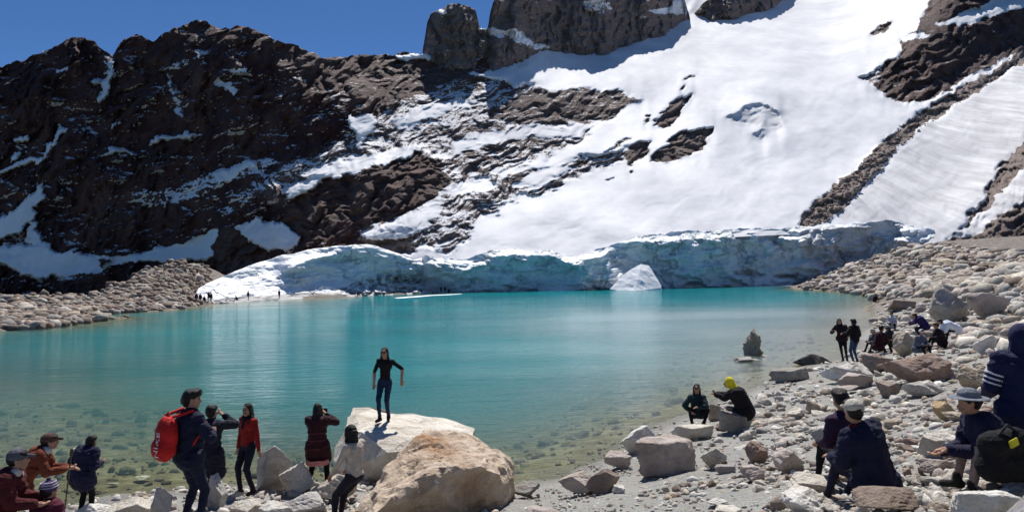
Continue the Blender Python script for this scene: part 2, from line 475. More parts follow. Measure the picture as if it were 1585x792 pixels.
BROAD = (1, 2, 3)
def fields(PX, PY, broad=False):
    wx = PX + 9 * fbm(PX / 34, PY / 26, 11, 5, 0.6); wy = PY + 6 * fbm(PX / 34, PY / 26, 23, 5, 0.6)
    S = np.full(PX.shape, 0.12)        # snow cover
    T = np.full(PX.shape, 2.3)         # slope of the face
    nb = [0]
    G = np.zeros(PX.shape)             # loose scree
    W = np.zeros(PX.shape)             # greyer, paler rock
    D = np.full(PX.shape, 0.16)        # dirty snow
    def p(pts, s=None, t=None, g=None, w=None, fe=4, d=None, B=False):
        nb[0] += 1
        if broad and (nb[0] in BROAD or B):
            paint(T, PX, PY, pts, t, 14)
        if broad: return
        if s is not None: paint(S, wx, wy, pts, s, fe)
        if t is not None: paint(T, wx, wy, pts, t, fe * 2.5)
        if g is not None: paint(G, wx, wy, pts, g, fe)
        if w is not None: paint(W, wx, wy, pts, w, fe * 2)
        if d is not None: paint(D, wx, wy, pts, d, fe * 2)
    if not broad: S += 0.12 + 0.10 * fbm(PX / 70, PY / 40, 77, 3)
    # upper right shoulder of the dark mountain, sunlit
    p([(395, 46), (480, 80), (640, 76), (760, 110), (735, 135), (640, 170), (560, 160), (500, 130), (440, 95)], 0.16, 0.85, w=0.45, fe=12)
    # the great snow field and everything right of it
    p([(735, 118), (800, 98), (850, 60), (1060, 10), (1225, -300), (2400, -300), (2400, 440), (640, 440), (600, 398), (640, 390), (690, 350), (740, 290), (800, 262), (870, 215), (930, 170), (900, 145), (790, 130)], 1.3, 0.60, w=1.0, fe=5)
    # mixed rock and snow between them
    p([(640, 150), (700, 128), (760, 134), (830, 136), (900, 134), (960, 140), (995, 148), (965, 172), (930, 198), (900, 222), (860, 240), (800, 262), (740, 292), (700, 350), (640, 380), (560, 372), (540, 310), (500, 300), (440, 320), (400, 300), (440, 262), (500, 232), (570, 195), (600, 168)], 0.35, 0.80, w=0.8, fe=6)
    p([(860, 142), (950, 140), (992, 150), (958, 170), (930, 190), (870, 192), (800, 190), (750, 180), (800, 152)], 0.20, 1.2, w=0.7, fe=4)
    p([(690, 205), (760, 190), (800, 195), (900, 210), (860, 235), (790, 245), (720, 275), (700, 250)], 0.28, 1.35, w=0.7)
    p([(610, 185), (640, 172), (720, 150), (735, 158), (700, 170), (650, 190), (625, 200)], 0.66, 0.8)
    p([(700, 220), (760, 200), (830, 196), (905, 193), (930, 198), (890, 212), (800, 214), (745, 226), (700, 240)], 0.70, 0.8)
    p([(440, 296), (500, 262), (540, 243), (600, 234), (648, 226), (655, 233), (600, 250), (550, 266), (490, 288), (450, 306)], 0.82, 0.7)
    p([(430, 350), (445, 312), (500, 278), (560, 266), (600, 254), (652, 238), (685, 258), (698, 285), (660, 315), (610, 335), (560, 352), (500, 372), (440, 372)], -0.1, 2.9, w=0.35, fe=3)
    p([(560, 365), (620, 340), (680, 305), (720, 280), (790, 262), (830, 262), (760, 300), (700, 330), (640, 360), (600, 380)], 0.70, 0.75)
    p([(690, 300), (770, 292), (800, 304), (770, 330), (735, 345), (722, 372), (700, 390), (660, 388), (640, 372), (672, 335)], 0.33, 1.1, w=1, fe=4)
    p([(755, 272), (800, 266), (900, 244), (985, 226), (1006, 218), (1002, 242), (940, 258), (890, 276), (850, 300), (770, 300)], 0.32, 1.5, w=0.8, fe=3)
    p([(830, 262), (860, 255), (880, 262), (840, 285), (800, 290)], 0.9, 0.8)
    p([(960, 240), (985, 222), (1008, 218), (1004, 240), (975, 254)], 0.05, 1.6, w=0.8, fe=2)
    p([(1008, 248), (1020, 228), (1050, 208), (1080, 200), (1104, 196), (1092, 222), (1072, 240), (1040, 250)], 0.0, 1.7, w=0.9, fe=2)
    p([(1012, 196), (1022, 176), (1040, 158), (1058, 150), (1070, 150), (1062, 170), (1040, 190), (1022, 198)], 0.0, 1.6, w=0.9, fe=2)
    p([(940, 232), (965, 216), (985, 210), (975, 220), (955, 230)], 0.2, 0.8, w=1, fe=1.5)
    p([(990, 195), (1000, 183), (1012, 178), (1006, 190)], 0.25, 0.9, w=1, fe=1.5)
    p([(1056, 121), (1066, 116), (1078, 112), (1074, 118), (1062, 124)], 0.1, 0.9, fe=1)
    p([(1050, 138), (1060, 134), (1062, 138), (1054, 141)], 0.2, 0.9, fe=1)
    p([(975, 268), (985, 262), (990, 266), (980, 271)], 0.2, 0.9, fe=1)
    p([(938, 280), (952, 274), (950, 281)], 0.2, 0.9, fe=1)
    # dark rock on the right and its snow ribs
    p([(1338, 122), (1368, 106), (1388, 88), (1392, 62), (1420, 42), (1440, 0), (1480, -60), (1800, -120), (1900, 20), (1600, 70), (1545, 95), (1500, 122), (1470, 142), (1430, 158), (1395, 162), (1368, 146)], 0.14, 1.5, w=0.25, fe=3, B=True)
    p([(1448, 36), (1480, 26), (1510, 18), (1545, -5), (1585, -6), (1600, 8), (1560, 18), (1510, 34), (1470, 42)], 1.0, 0.7, fe=2)
    p([(1395, 62), (1425, 48), (1440, 50), (1420, 60), (1400, 70)], 0.8, 0.8, fe=2)
    p([(1350, 52), (1362, 40), (1378, 30), (1384, 34), (1370, 48), (1356, 56)], 0.05, 1.2, fe=1.5)
    p([(1328, 122), (1350, 112), (1362, 118), (1345, 132)], 0.3, 1.0, fe=2)
    # rubble band running down to the ice
    band = [(1236, 350), (1238, 334), (1268, 306), (1298, 286), (1338, 246), (1372, 215), (1402, 184), (1440, 164), (1500, 128), (1585, 76), (1800, -60), (1830, -30), (1585, 96), (1530, 130), (1475, 165), (1425, 200), (1385, 235), (1345, 280), (1300, 328), (1270, 350)]
    p(band, -0.2, 0.75, 1.0, fe=3)
    # dirty snow apron and scree, far right
    p([(1290, 336), (1345, 286), (1388, 238), (1428, 203), (1480, 168), (1535, 132), (1590, 100), (1800, 0), (1800, 300), (1440, 400), (1405, 352)], 1.05, 0.66, 0, d=0.85, fe=3)
    p([(1500, 340), (1530, 295), (1555, 250), (1585, 215), (1800, 60), (2300, 0), (2300, 460), (1420, 420), (1430, 385), (1470, 372)], -0.1, 0.62, 0.85, fe=5)
    p([(1470, 372), (1520, 330), (1560, 285), (1600, 245), (1640, 240), (1600, 290), (1550, 335), (1510, 365)], 0.8, 0.62, 0.3, d=1.0, fe=3)
    p([(1510, 368), (1550, 350), (1620, 325), (1800, 300), (1800, 440), (1600, 430), (1545, 395)], -0.3, 1.9, 0.25, w=0.8, fe=3, B=True)
    # crevassed step in the snow field
    p([(1126, 182), (1150, 168), (1176, 158), (1192, 172), (1207, 176), (1210, 194), (1190, 200), (1160, 196), (1135, 190)], 0.75, 2.6, d=0.55, fe=2)
    p([(1166, 210), (1180, 202), (1192, 206), (1186, 218), (1172, 218)], 0.8, 2.2, d=0.5, fe=1.5)
    # snow on the shaded mountain at left
    p([(163, 96), (173, 96), (170, 150), (160, 160), (154, 150), (160, 120)], 0.9, 1.9, fe=2)
    p([(56, 296), (66, 286), (70, 292), (48, 338), (30, 360), (-20, 376), (-60, 380), (-60, 352), (20, 326)], 1.0, 1.8, fe=2)
    p([(40, 340), (58, 350), (66, 372), (84, 384), (60, 392), (46, 374)], 0.8, 1.9, fe=2)
    p([(-60, 392), (40, 376), (84, 386), (150, 398), (230, 392), (290, 372), (338, 356), (330, 392), (306, 402), (250, 404), (190, 408), (120, 424), (60, 432), (30, 424), (10, 410), (-60, 410)], 1.0, 1.5, fe=2)
    p([(150, 402), (170, 400), (175, 406), (160, 412)], 0.0, 2, fe=1.5)
    p([(250, 320), (200, 316), (200, 300), (260, 294), (330, 268), (400, 245), (430, 252), (410, 268), (345, 285), (300, 306)], 0.52, 1.7, fe=4)
    p([(330, 265), (352, 262), (395, 245), (400, 256), (360, 275), (335, 282)], 0.85, 1.5, fe=3)
    p([(350, 300), (400, 275), (500, 240), (560, 235), (480, 262), (430, 290), (380, 320), (340, 335)], 0.42, 1.6, fe=5)
    p([(542, 180), (580, 177), (578, 196), (562, 210), (560, 228), (552, 230), (549, 206)], 0.9, 1.2, fe=2)
    p([(362, 352), (398, 338), (412, 342), (432, 344), (448, 352), (464, 376), (446, 390), (412, 386), (372, 366)], 0.95, 0.8, fe=2)
    p([(335, 368), (356, 352), (372, 368), (420, 390), (400, 410), (350, 425), (328, 424), (328, 390)], 0.0, 2.6, w=0.5, fe=2)
    p([(240, 112), (262, 96), (300, 84), (322, 78), (300, 92), (268, 108)], 0.5, 1.7, fe=3)
    p([(258, 112), (264, 118), (272, 140), (280, 158), (284, 186), (278, 182), (268, 150)], 0.62, 1.9, fe=2)
    for q in ([(156, 240), (170, 234), (188, 230), (206, 234), (204, 238), (186, 234), (170, 240)],
              [(228, 222), (250, 212), (268, 212), (300, 208), (310, 212), (280, 214), (258, 214), (240, 222)],
              [(332, 126), (346, 122), (350, 130), (368, 138), (362, 146), (338, 136)],
              [(84, 108), (100, 103), (104, 109), (92, 111)], [(146, 122), (154, 120), (158, 130), (150, 132)],
              [(66, 246), (82, 232), (88, 214), (100, 196), (92, 194), (74, 222)],
              [(34, 250), (70, 244), (68, 250), (30, 258), (0, 268), (0, 262)], [(10, 244), (34, 236), (30, 244), (14, 250)],
              [(20, 216), (42, 211), (40, 217), (22, 220)], [(346, 108), (366, 108), (388, 104), (386, 109), (360, 112)],
              [(60, 44), (80, 80), (66, 84)], [(174, 196), (184, 188), (178, 200)], [(600, 86), (640, 83), (676, 88), (670, 92), (620, 90)]):
        p(q, 0.85, 1.5, fe=1.8)
    p([(560, 372), (590, 368), (640, 372), (648, 392), (600, 394), (570, 384)], 0.0, 0.9, 1.0, fe=3)
    return S, T, G, W, D

def m_disp(PX, PY):
    S, T, G, W, D = fields(PX, PY)
    rk = np.clip(1.15 - S, 0.0, 1.1)
    ca, sa = math.cos(0.40), math.sin(0.40)
    ux = PX + 18 * fbm(PX / 70, PY / 50, 27, 3); uy = PY + 14 * fbm(PX / 60, PY / 60, 28, 3)
    a = ux * ca - uy * sa; b = ux * sa + uy * ca
    big = ridged(ux / 105 + uy / 300, uy / 190, 31, 4, 0.5) * 0.055 + ridged(ux / 34 + uy / 90, uy / 70, 33, 3, 0.5) * 0.014
    led = ridged(a / 62, b / 19, 37, 5, 0.55) * 0.014 * (0.5 + sstep(-0.5, 0.6, fbm(PX / 90, PY / 60, 38, 2)))
    det = fbm(a / 20, b / 10, 41, 4, 0.6) * 0.006
    sn = fbm(PX / 190, PY / 110, 47, 3, 0.4) * 0.020 + fbm(a / 110, b / 22, 48, 3) * 0.0016 + fbm(PX / 40, PY / 26, 49, 3) * 0.0014
    lef = sstep(760, 560, PX)
    return rk * (big * (0.25 + 0.75 * lef) + led + det) + (1 - np.clip(rk, 0, 1)) * sn + G * 0.004 * fbm(PX / 7, PY / 5, 52, 3)

def m_slope(PX, PY):
    return fields(PX, PY)[1]

PX, PY, P, NZ, YD = sheet(PXM, BASEM, TOPM, Y0M, 230, m_slope, m_disp, lambda X, Y: fields(X, Y, True)[1])
S, T, G, W, D = fields(PX, PY)
snow = np.clip(S + (S < 0.98) * 0.55 * (NZ - 0.42) * (S > -0.05), -0.5, 1.5)
M_PX, M_PY, M_P = PX, PY, P
Pb = add_back(P)
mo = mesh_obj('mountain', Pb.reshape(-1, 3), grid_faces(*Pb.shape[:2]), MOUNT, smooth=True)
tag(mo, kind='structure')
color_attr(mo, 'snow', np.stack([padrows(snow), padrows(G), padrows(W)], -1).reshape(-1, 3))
float_attr(mo, 'ice', padrows(D))
def m_at(px, py):
    """point of the mountain face seen at a photograph position"""
    c = np.clip(np.searchsorted(PXM, px), 0, len(PXM) - 1)
    r = np.argmin(np.abs(M_PY[c] - py))
    return M_P[c, r]

# --- rock towers on the crest ---------------------------------------
def tower(name, x0, x1, base, top, seed, slope=3.4, snowpolys=()):
    px = np.arange(x0, x1 + 0.1, 1.5)
    b = I(base, px) + 4; tp = I(top, px) + 3.5 * ridged(px / 14, px * 0 + seed, seed, 4, 0.6)
    tp = np.minimum(tp, b - 1.5)
    Yb = np.array([m_at(a, c)[1] for a, c in zip(px, b)])
    ker = np.ones(21) / 21; Yb = np.convolve(np.pad(Yb, 10, mode='edge'), ker, 'valid')
    mid = (px - (x0 + x1) / 2) / ((x1 - x0) / 2)
    Yb = Yb * (0.985 + 0.05 * mid ** 4)
    def disp(X, Yp):
        X = X + 5 * fbm(X / 20, Yp / 30, seed + 7, 3)
        return ridged(X / 34, Yp / 80, seed, 4, 0.6) * 0.030 + ridged(X / 60, Yp / 22, seed + 5, 4, 0.6) * 0.012 + fbm(X / 7, Yp / 10, seed + 3, 3) * 0.003
    X, Yp, P, nz, _ = sheet(px, b, tp, Yb, 90, lambda X, Y: np.full(X.shape, slope), disp)
    S = np.full(X.shape, 0.08)
    for q, v in snowpolys: paint(S, X + 4 * fbm(X / 12, Yp / 9, 5, 3), Yp + 3 * fbm(X / 12, Yp / 9, 8, 3), q, v, 2)
    Pb = add_back(P, 4, 0.25, 0.03)
    o = mesh_obj(name, Pb.reshape(-1, 3), grid_faces(*Pb.shape[:2]), MOUNT, smooth=True)
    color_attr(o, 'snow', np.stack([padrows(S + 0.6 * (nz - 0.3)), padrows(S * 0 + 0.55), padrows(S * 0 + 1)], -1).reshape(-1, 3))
    float_attr(o, 'ice', padrows(S * 0))
    tag(o, kind='structure')
tower('rock_peak', 654, 743, [(654, 84), (680, 98), (700, 106), (743, 114)], [(654, 78), (657, 60), (661, 34), (667, 22), (672, 17), (685, 13), (698, 5), (712, 6), (724, 9), (736, 14), (740, 30), (743, 42)], 61, snowpolys=[([(680, 14), (692, 16), (690, 22), (678, 22)], 0.8)])
tower('rock_peak', 741, 1068, [(741, 114), (770, 110), (800, 100), (828, 80), (850, 72), (880, 78), (912, 82), (945, 80), (962, 66), (985, 62), (1010, 58), (1040, 48), (1068, 34)],
      [(741, 44), (755, 44), (758, 22), (762, 8), (770, -8), (800, -24), (900, -30), (1000, -28), (1050, -18), (1060, 0), (1064, 14), (1068, 28)], 71,
      snowpolys=[([(900, 0), (945, -5), (945, 25), (925, 20), (905, 15)], 0.5), ([(1000, 18), (1040, 10), (1058, -20), (1064, 22), (1020, 22)], 0.95), ([(742, 44), (765, 42), (780, 56), (772, 58)], 0.9), ([(775, 50), (800, 44), (830, 68), (850, 72), (830, 76), (800, 66)], 0.7)])
tower('rock_peak', 1070, 1235, [(1070, 28), (1110, 30), (1160, 20), (1200, 6), (1235, -12)], [(1070, 24), (1085, 8), (1100, -4), (1120, -22), (1160, -40), (1200, -50), (1235, -40)], 81, 2.6)

# --- ice cliff at the water -------------------------------------------
px = np.arange(634, 1446, 1.5)
b = I([(634, 458), (700, 456), (940, 450), (1230, 444), (1300, 444), (1446, 444)], px)
tp = I(WALLTOP, px) + 3.0 * fbm(px / 34, px * 0, 90, 4) + 2.5 * ridged(px / 16, px * 0 + 3, 93, 4, 0.6)
Y0 = I([(634, 166), (700, 168), (940, 171), (1100, 176), (1230, 179), (1446, 172)], px)
def w_slope(X, Y):
    t = np.full(X.shape, 11.0)
    return t
def w_disp(X, Y):
    X2 = X + 14 * fbm(X / 50, Y / 30, 91, 3); Y2 = Y + 8 * fbm(X / 50, Y / 30, 94, 3)
    arch = fbm(X / 90, Y / 40, 92, 4) * 0.028 + ridged((X2 + Y2 * 0.8) / 44, (Y2 - X2 * 0.3) / 26, 95, 5, 0.55) * 0.016 + ridged(X2 / 16, Y2 / 40, 96, 3) * 0.004 + fbm(X / 8, Y / 6, 97, 3) * 0.0018
    for cx, cy, rx, ry, dd in ((1160, 426, 30, 4, 0.010), (1225, 427, 20, 4, 0.010), (1075, 432, 14, 2.5, 0.008), (690, 440, 12, 9, 0.014), (1330, 395, 36, 9, 0.012), (1340, 372, 22, 8, 0.008), (745, 436, 16, 4, 0.008), (860, 405, 40, 20, 0.006)):
        arch = arch + dd * np.exp(-(((X - cx) / rx) ** 2 + ((Y - cy) / ry) ** 2))
    tpx = I(WALLTOP, X[:, 0])[:, None]
    return np.minimum(arch - 0.022, 0.0) * sstep(-2, 14, Y - tpx) - 0.004 + 0.06 * sstep(668, 634, X)
X, Y_, P, nz, _ = sheet(px, b, tp, Y0, 90, w_slope, w_disp)
fs = np.zeros(X.shape); fd = np.zeros(X.shape)
wx = X + 5 * fbm(X / 16, Y_ / 12, 99, 4); wy = Y_ + 3 * fbm(X / 14, Y_ / 9, 98, 4)
for q in ([(880, 396), (905, 385), (950, 372), (940, 396), (915, 405), (895, 408)], [(634, 400), (660, 395), (665, 402), (640, 410)], [(1014, 362), (1022, 360), (1018, 380), (1012, 388)], [(975, 400), (985, 394), (995, 402), (985, 408), (975, 408)], [(1012, 400), (1017, 396), (1015, 420), (1011, 420)], [(840, 392), (860, 388), (860, 398), (845, 402)], [(1385, 335), (1430, 350), (1430, 360), (1408, 352), (1404, 370), (1398, 372)], [(1290, 345), (1330, 342), (1322, 350), (1295, 352)]):
    paint(fs, wx, wy, q, 0.85, 2)
for q, v in (([(1240, 352), (1400, 342), (1405, 400), (1300, 425), (1240, 400)], 0.45), ([(1300, 392), (1345, 385), (1350, 398), (1300, 405)], 1.0), ([(1330, 362), (1352, 368), (1345, 384), (1334, 376)], 0.9), ([(1130, 421), (1160, 417), (1185, 425), (1165, 429)], 1.0), ([(1200, 425), (1235, 423), (1236, 431), (1205, 431)], 1.0), ([(1060, 431), (1088, 427), (1085, 432)], 0.9), ([(634, 430), (680, 430), (700, 436), (715, 456), (634, 460)], 0.7), ([(634, 456), (1240, 440), (1240, 452), (634, 460)], 0.5)):
    paint(fd, wx, wy, q, v, 3)  # dirt, plus crevice and cave shade painted into the ice colour
Pb = add_back(P, 3, 0.0, 0.008)
go = mesh_obj('glacier', Pb.reshape(-1, 3), grid_faces(*Pb.shape[:2]), ICE, smooth=True)
tag(go, kind='structure'); float_attr(go, 'snow', padrows(fs, 3)); float_attr(go, 'dirt_dark', padrows(fd, 3))

# --- snow bank with its ice hollow, left end of the glacier -------------------
px = np.arange(300, 672, 1.5)
b = I([(300, 476), (380, 470), (460, 466), (560, 464), (672, 459)], px)
tp = I([(300, 458), (308, 446), (330, 434), (380, 413), (430, 397), (480, 386), (520, 380), (568, 378), (600, 386), (640, 401), (660, 398), (672, 402)], px) + 1.5 * fbm(px / 25, px * 0, 101, 4)
Y0 = I([(300, 112), (340, 118), (400, 128), (460, 136), (560, 146), (620, 158), (672, 164)], px)
HOL = [(428, 432), (436, 422), (480, 404), (530, 391), (568, 384), (600, 392), (640, 405), (650, 412), (672, 410), (672, 436), (640, 438), (600, 436), (552, 430), (520, 431), (480, 438), (446, 446)]
def k_slope(X, Y):
    t = np.full(X.shape, 0.62)
    paint(t, X, Y, HOL, 9.0, 2.0)
    paint(t, X, Y, [(300, 500), (300, 466), (460, 452), (520, 446), (672, 448), (672, 500)], 0.5, 4)
    return t
def k_disp(X, Y):
    h = np.zeros(X.shape); paint(h, X, Y, HOL, 1.0, 3)
    c = np.zeros(X.shape); paint(c, X, Y, [(530, 450), (560, 430), (600, 422), (660, 418), (672, 455), (560, 458)], 1.0, 6)
    return fbm(X / 60, Y / 25, 103, 5) * 0.010 + h * ridged(X / 40, Y / 16, 105, 4) * 0.010 + c * ridged(X / 14, Y / 9, 107, 4, 0.6) * 0.02
X, Y_, P, nz, _ = sheet(px, b, tp, Y0, 90, k_slope, k_disp)
fs = np.full(X.shape, 1.2); fd = np.zeros(X.shape)
wx = X + 4 * fbm(X / 16, Y_ / 12, 99, 4); wy = Y_ + 2.5 * fbm(X / 14, Y_ / 9, 98, 4)
paint(fs, wx, wy, HOL, -0.2, 2)
c = np.zeros(X.shape); paint(c, wx, wy, [(520, 450), (560, 430), (600, 425), (650, 428), (655, 452), (560, 456)], 1.0, 4)
nn = fbm(X / 12, Y_ / 7, 111, 3)
fs = np.where(c * (nn > 0.12) > 0.5, -0.3, fs); fd = np.where(c * (nn > 0.12) > 0.5, 1.0, fd)
sh = [(300, 500), (300, 462), (330, 464), (380, 458), (440, 456), (470, 452), (520, 452), (560, 452), (620, 450), (672, 456), (672, 500)]
paint(fs, wx, wy, sh, -0.2, 2); paint(fd, wx, wy, sh, 1.0, 2)
Pb = add_back(P, 3, 0.5, 0.05)
so = mesh_obj('snow_bank', Pb.reshape(-1, 3), grid_faces(*Pb.shape[:2]), ICE, smooth=True)
tag(so, kind='structure'); float_attr(so, 'snow', padrows(fs, 3)); float_attr(so, 'dirt_dark', padrows(fd, 3))

# ------------------------------------------------------------------ ground and lake bed
ctrl = []
def cz(px, py, z):
    p = atz(np.array(float(px)), np.array(float(py)), z); ctrl.append(tuple(p))
def cY(px, py, Y): ctrl.append(tuple(at(np.array(float(px)), np.array(float(py)), np.array(float(Y)))))
for q in ((-200, 790), (-60, 792), (60, 796), (130, 782), (200, 768), (250, 762), (300, 762), (360, 752), (430, 745), (520, 742), (620, 742), (720, 750), (800, 752), (870, 738), (930, 705), (985, 668), (1050, 648), (1120, 615), (1185, 590), (1250, 566), (1300, 556), (1335, 538), (1352, 505), (1346, 478), (1340, 458), (1300, 452), (1240, 448),
          (-250, 530), (-100, 520), (0, 512), (60, 508), (120, 500), (200, 490), (260, 480), (300, 474), (330, 471)):
    cz(q[0], q[1], 0.0)
for q in ((400, 468), (460, 466), (560, 463), (660, 459)): cz(q[0], q[1], -0.5)
for q in ((295, 812, 1.1), (330, 788, 0.5), (388, 762, 0.25), (497, 772, 0.25), (560, 800, 0.45), (150, 830, 0.5), (0, 850, 0.6), (300, 900, 1.7), (700, 820, 0.5), (700, 900, 1.2), (870, 790, 0.55), (1000, 790, 0.95), (1200, 790, 1.3), (1345, 760, 1.5), (1530, 765, 2.0), (1700, 780, 2.3), (1180, 662, 0.45), (1080, 700, 0.45), (1050, 740, 0.65), (1250, 600, 0.3), (1250, 650, 0.6), (1340, 565, 0.5), (1450, 545, 0.8), (1500, 500, 1.2), (1400, 470, 0.7), (1400, 500, 0.6), (1585, 600, 1.9), (1585, 470, 2.2), (1700, 600, 2.5), (1450, 620, 1.0), (1100, 900, 1.9), (1500, 900, 2.4), (1800, 500, 4.0), (1440, 455, 1.4),
          (-300, 900, 1.6), (-200, 650, -1.0), (0, 700, -0.35), (100, 720, -0.3), (0, 620, -0.7), (150, 640, -0.7), (300, 680, -0.8), (300, 600, -1.6), (100, 560, -2.0), (0, 540, -1.4), (450, 690, -1.2), (450, 600, -2.8), (600, 640, -3.0), (700, 690, -1.2), (700, 560, -5), (800, 700, -0.6), (860, 640, -1.3), (850, 600, -3), (950, 620, -1.1), (1050, 590, -0.9), (1000, 550, -2.4), (1100, 560, -0.9), (1150, 530, -0.8), (1150, 505, -2.0), (1230, 530, -0.5), (1280, 500, -0.9), (1250, 475, -2.4), (1320, 480, -0.5), (600, 500, -6), (300, 520, -3), (900, 490, -6), (1100, 470, -5), (200, 515, -2)):
    cz(*q)
for q in ((-250, 474, 80), (-100, 465, 84), (0, 461, 86), (60, 457, 90), (130, 459, 96), (180, 440, 112), (230, 414, 126), (270, 402, 136), (310, 407, 146), (325, 430, 152), (1240, 440, 165), (1300, 418, 152), (1350, 400, 146), (1400, 385, 140), (1450, 376, 134), (1520, 374, 126), (1600, 368, 116), (1800, 350, 100),
          (30, 485, 76), (200, 465, 100), (270, 440, 122), (1330, 430, 140), (1400, 420, 118), (1480, 420, 100), (1560, 420, 85)):
    cY(*q)
for q in ((-90, 112, -1), (-80, 118, -1), (-100, 130, -2), (-85, 140, -1), (-118, 150, -2), (-95, 170, 0), (-75, 110, 0.5), (-60, 125, 0), (-48, 140, 1), (-35, 160, 2), (-45, 170, 2), (20, 190, -4), (-110, 115, 1), (-60, 230, 1), (0, 230, -4), (100, 230, 4), (160, 200, 8), (-45, 135, -0.6), (-35, 150, -0.8), (-22, 165, -0.8), (-12, 170, -1), (-40, 118, -0.5), (-38, 128, -0.6), (0, 2, 2.6), (-2.5, 2, 2.4), (2.5, 2, 2.7), (0, 5.2, 1.9), (-4, 4, 1.9), (4, 4, 2.4), (0, 140, -6), (40, 100, -5)):
    ctrl.append(tuple(float(v) for v in q))
C = np.array(ctrl)
Cu = np.stack([C[:, 0] / C[:, 1], np.log(C[:, 1]) * 0.8], 1)
def _K(a, b):
    r = np.sqrt(((a[:, None, :] - b[None, :, :]) ** 2).sum(-1) + 1e-5); return r
# altitude interpolated in the lens-independent pair (bearing, log distance)
A = np.zeros((len(C) + 3, len(C) + 3))
A[:len(C), :len(C)] = _K(Cu, Cu) + np.eye(len(C)) * -0.002
A[:len(C), len(C)] = 1; A[:len(C), len(C) + 1:] = Cu
A[len(C):, :len(C)] = A[:len(C), len(C):].T
rhs = np.concatenate([C[:, 2], np.zeros(3)])
Wt = np.linalg.lstsq(A, rhs, rcond=None)[0]
def ground_z(x, y):
    x = np.atleast_1d(np.asarray(x, float)); y = np.maximum(np.atleast_1d(np.asarray(y, float)), 1.2)
    q = np.stack([x / y, np.log(y) * 0.8], -1).reshape(-1, 2)
    out = np.empty(len(q))
    for i in range(0, len(q), 20000):
        s = q[i:i + 20000]
        out[i:i + 20000] = _K(s, Cu) @ Wt[:len(C)] + Wt[len(C)] + s @ Wt[len(C) + 1:]
    return out.reshape(x.shape)

def ghit(px, py):
    """where the line of sight meets the ground"""
    d = rays(np.array(float(px)), np.array(float(py)))
    Ys = np.exp(np.linspace(math.log(2.5), math.log(230), 500))
    pts = CAM + d[None] * Ys[:, None]
    gz = ground_z(pts[:, 0], pts[:, 1])
    below = pts[:, 2] < gz
    i = int(np.argmax(below)) if below.any() else 499
    i = max(i, 1)
    a = pts[i - 1, 2] - gz[i - 1]; b_ = pts[i, 2] - gz[i]
    f = a / (a - b_ + 1e-9) if below.any() else 1
    p = pts[i - 1] + (pts[i] - pts[i - 1]) * f
    return Vector(p)

u = np.linspace(-1.7, 1.7, 760)
v = np.exp(np.linspace(math.log(1.3), math.log(250), 440))
UU, VV = np.meshgrid(u, v, indexing='ij')
GX = UU * VV; GY = VV
GZ0 = ground_z(GX.ravel(), GY.ravel()).reshape(GX.shape)
GZ = GZ0 + 0.05 * fbm(GX / 1.4, GY / 1.4, 120, 5) * np.clip(VV / 10, 0.4, 1) + np.where(VV > 55, 0.35 * ridged(GX / 6, GY / 6, 125, 4), 0)
zone = np.zeros(GX.shape + (3,))
zone[..., 0] = sstep(40, 75, VV) * (GZ0 > -0.5)
zone[..., 1] = sstep(0.02, -0.15, GZ0)
zone[..., 2] = sstep(0.12, 0.02, GZ0) * sstep(-0.3, 0.0, GZ0)
ground = mesh_obj('ground', np.stack([GX, GY, GZ], -1).reshape(-1, 3), grid_faces(760, 440), GROUND, smooth=True)
color_attr(ground, 'zone', zone.reshape(-1, 3)); tag(ground, kind='structure')
# the bank the photographer stands on, behind the view
xs = np.linspace(-260, 260, 60); ys = -np.linspace(0, 1, 30) ** 2 * 300 + 1.3
BX, BY = np.meshgrid(xs, ys, indexing='ij')
BZ = 2.2 + 0.02 * np.abs(BX) + 0.03 * np.abs(BY - 1.3) - 0.02 + 0.0 * BX
bank = mesh_obj('ground', np.stack([BX, BY, BZ - 0.4], -1).reshape(-1, 3), grid_faces(60, 30), GROUND, smooth=True)
color_attr(bank, 'zone', np.zeros((1800, 3))); tag(bank, kind='structure')

# lake
u2 = np.linspace(-1.7, 1.7, 420); v2 = np.exp(np.linspace(math.log(6), math.log(195), 260))
U2, V2 = np.meshgrid(u2, v2, indexing='ij')
gz = ground_z((U2 * V2).ravel(), V2.ravel()).reshape(U2.shape)
depth = np.clip(-gz, 0, 50)
murk = 1 - np.exp(-np.clip(depth - 0.05, 0, 50) * 1.05)
lake = mesh_obj('lake_water', np.stack([U2 * V2, V2, 0 * V2], -1).reshape(-1, 3), grid_faces(420, 260), WATER, smooth=True)
lx = U2 * V2; ly = V2
bz = sstep(-6, 8, lx) * sstep(14, 30, ly) * sstep(95, 55, ly)  # mask placing the lake's pale sheen: reflection strengthened and blurred here
bz = np.clip(bz * (0.9 + 0.25 * fbm(lx / 25, ly / 14, 160, 3)) + 0.10 + 0.15 * fbm(lx / 30, ly / 6, 161, 3), 0, 1)
float_attr(lake, 'sheen', bz)
float_attr(lake, 'murk', murk); float_attr(lake, 'silt', 0.9 * np.exp(-depth * 1.0))
tag(lake, kind='structure')

# ------------------------------------------------------------------ rocks
def ico(sub):
    bm = bmesh.new(); bmesh.ops.create_icosphere(bm, subdivisions=sub, radius=1)
    bm.verts.ensure_lookup_table()
    v = np.array([q.co[:] for q in bm.verts]); f = np.array([[w.index for w in q.verts] for q in bm.faces]); bm.free()
    return v, f
ICO = {k: ico(k) for k in (1, 2, 3, 4, 5)}

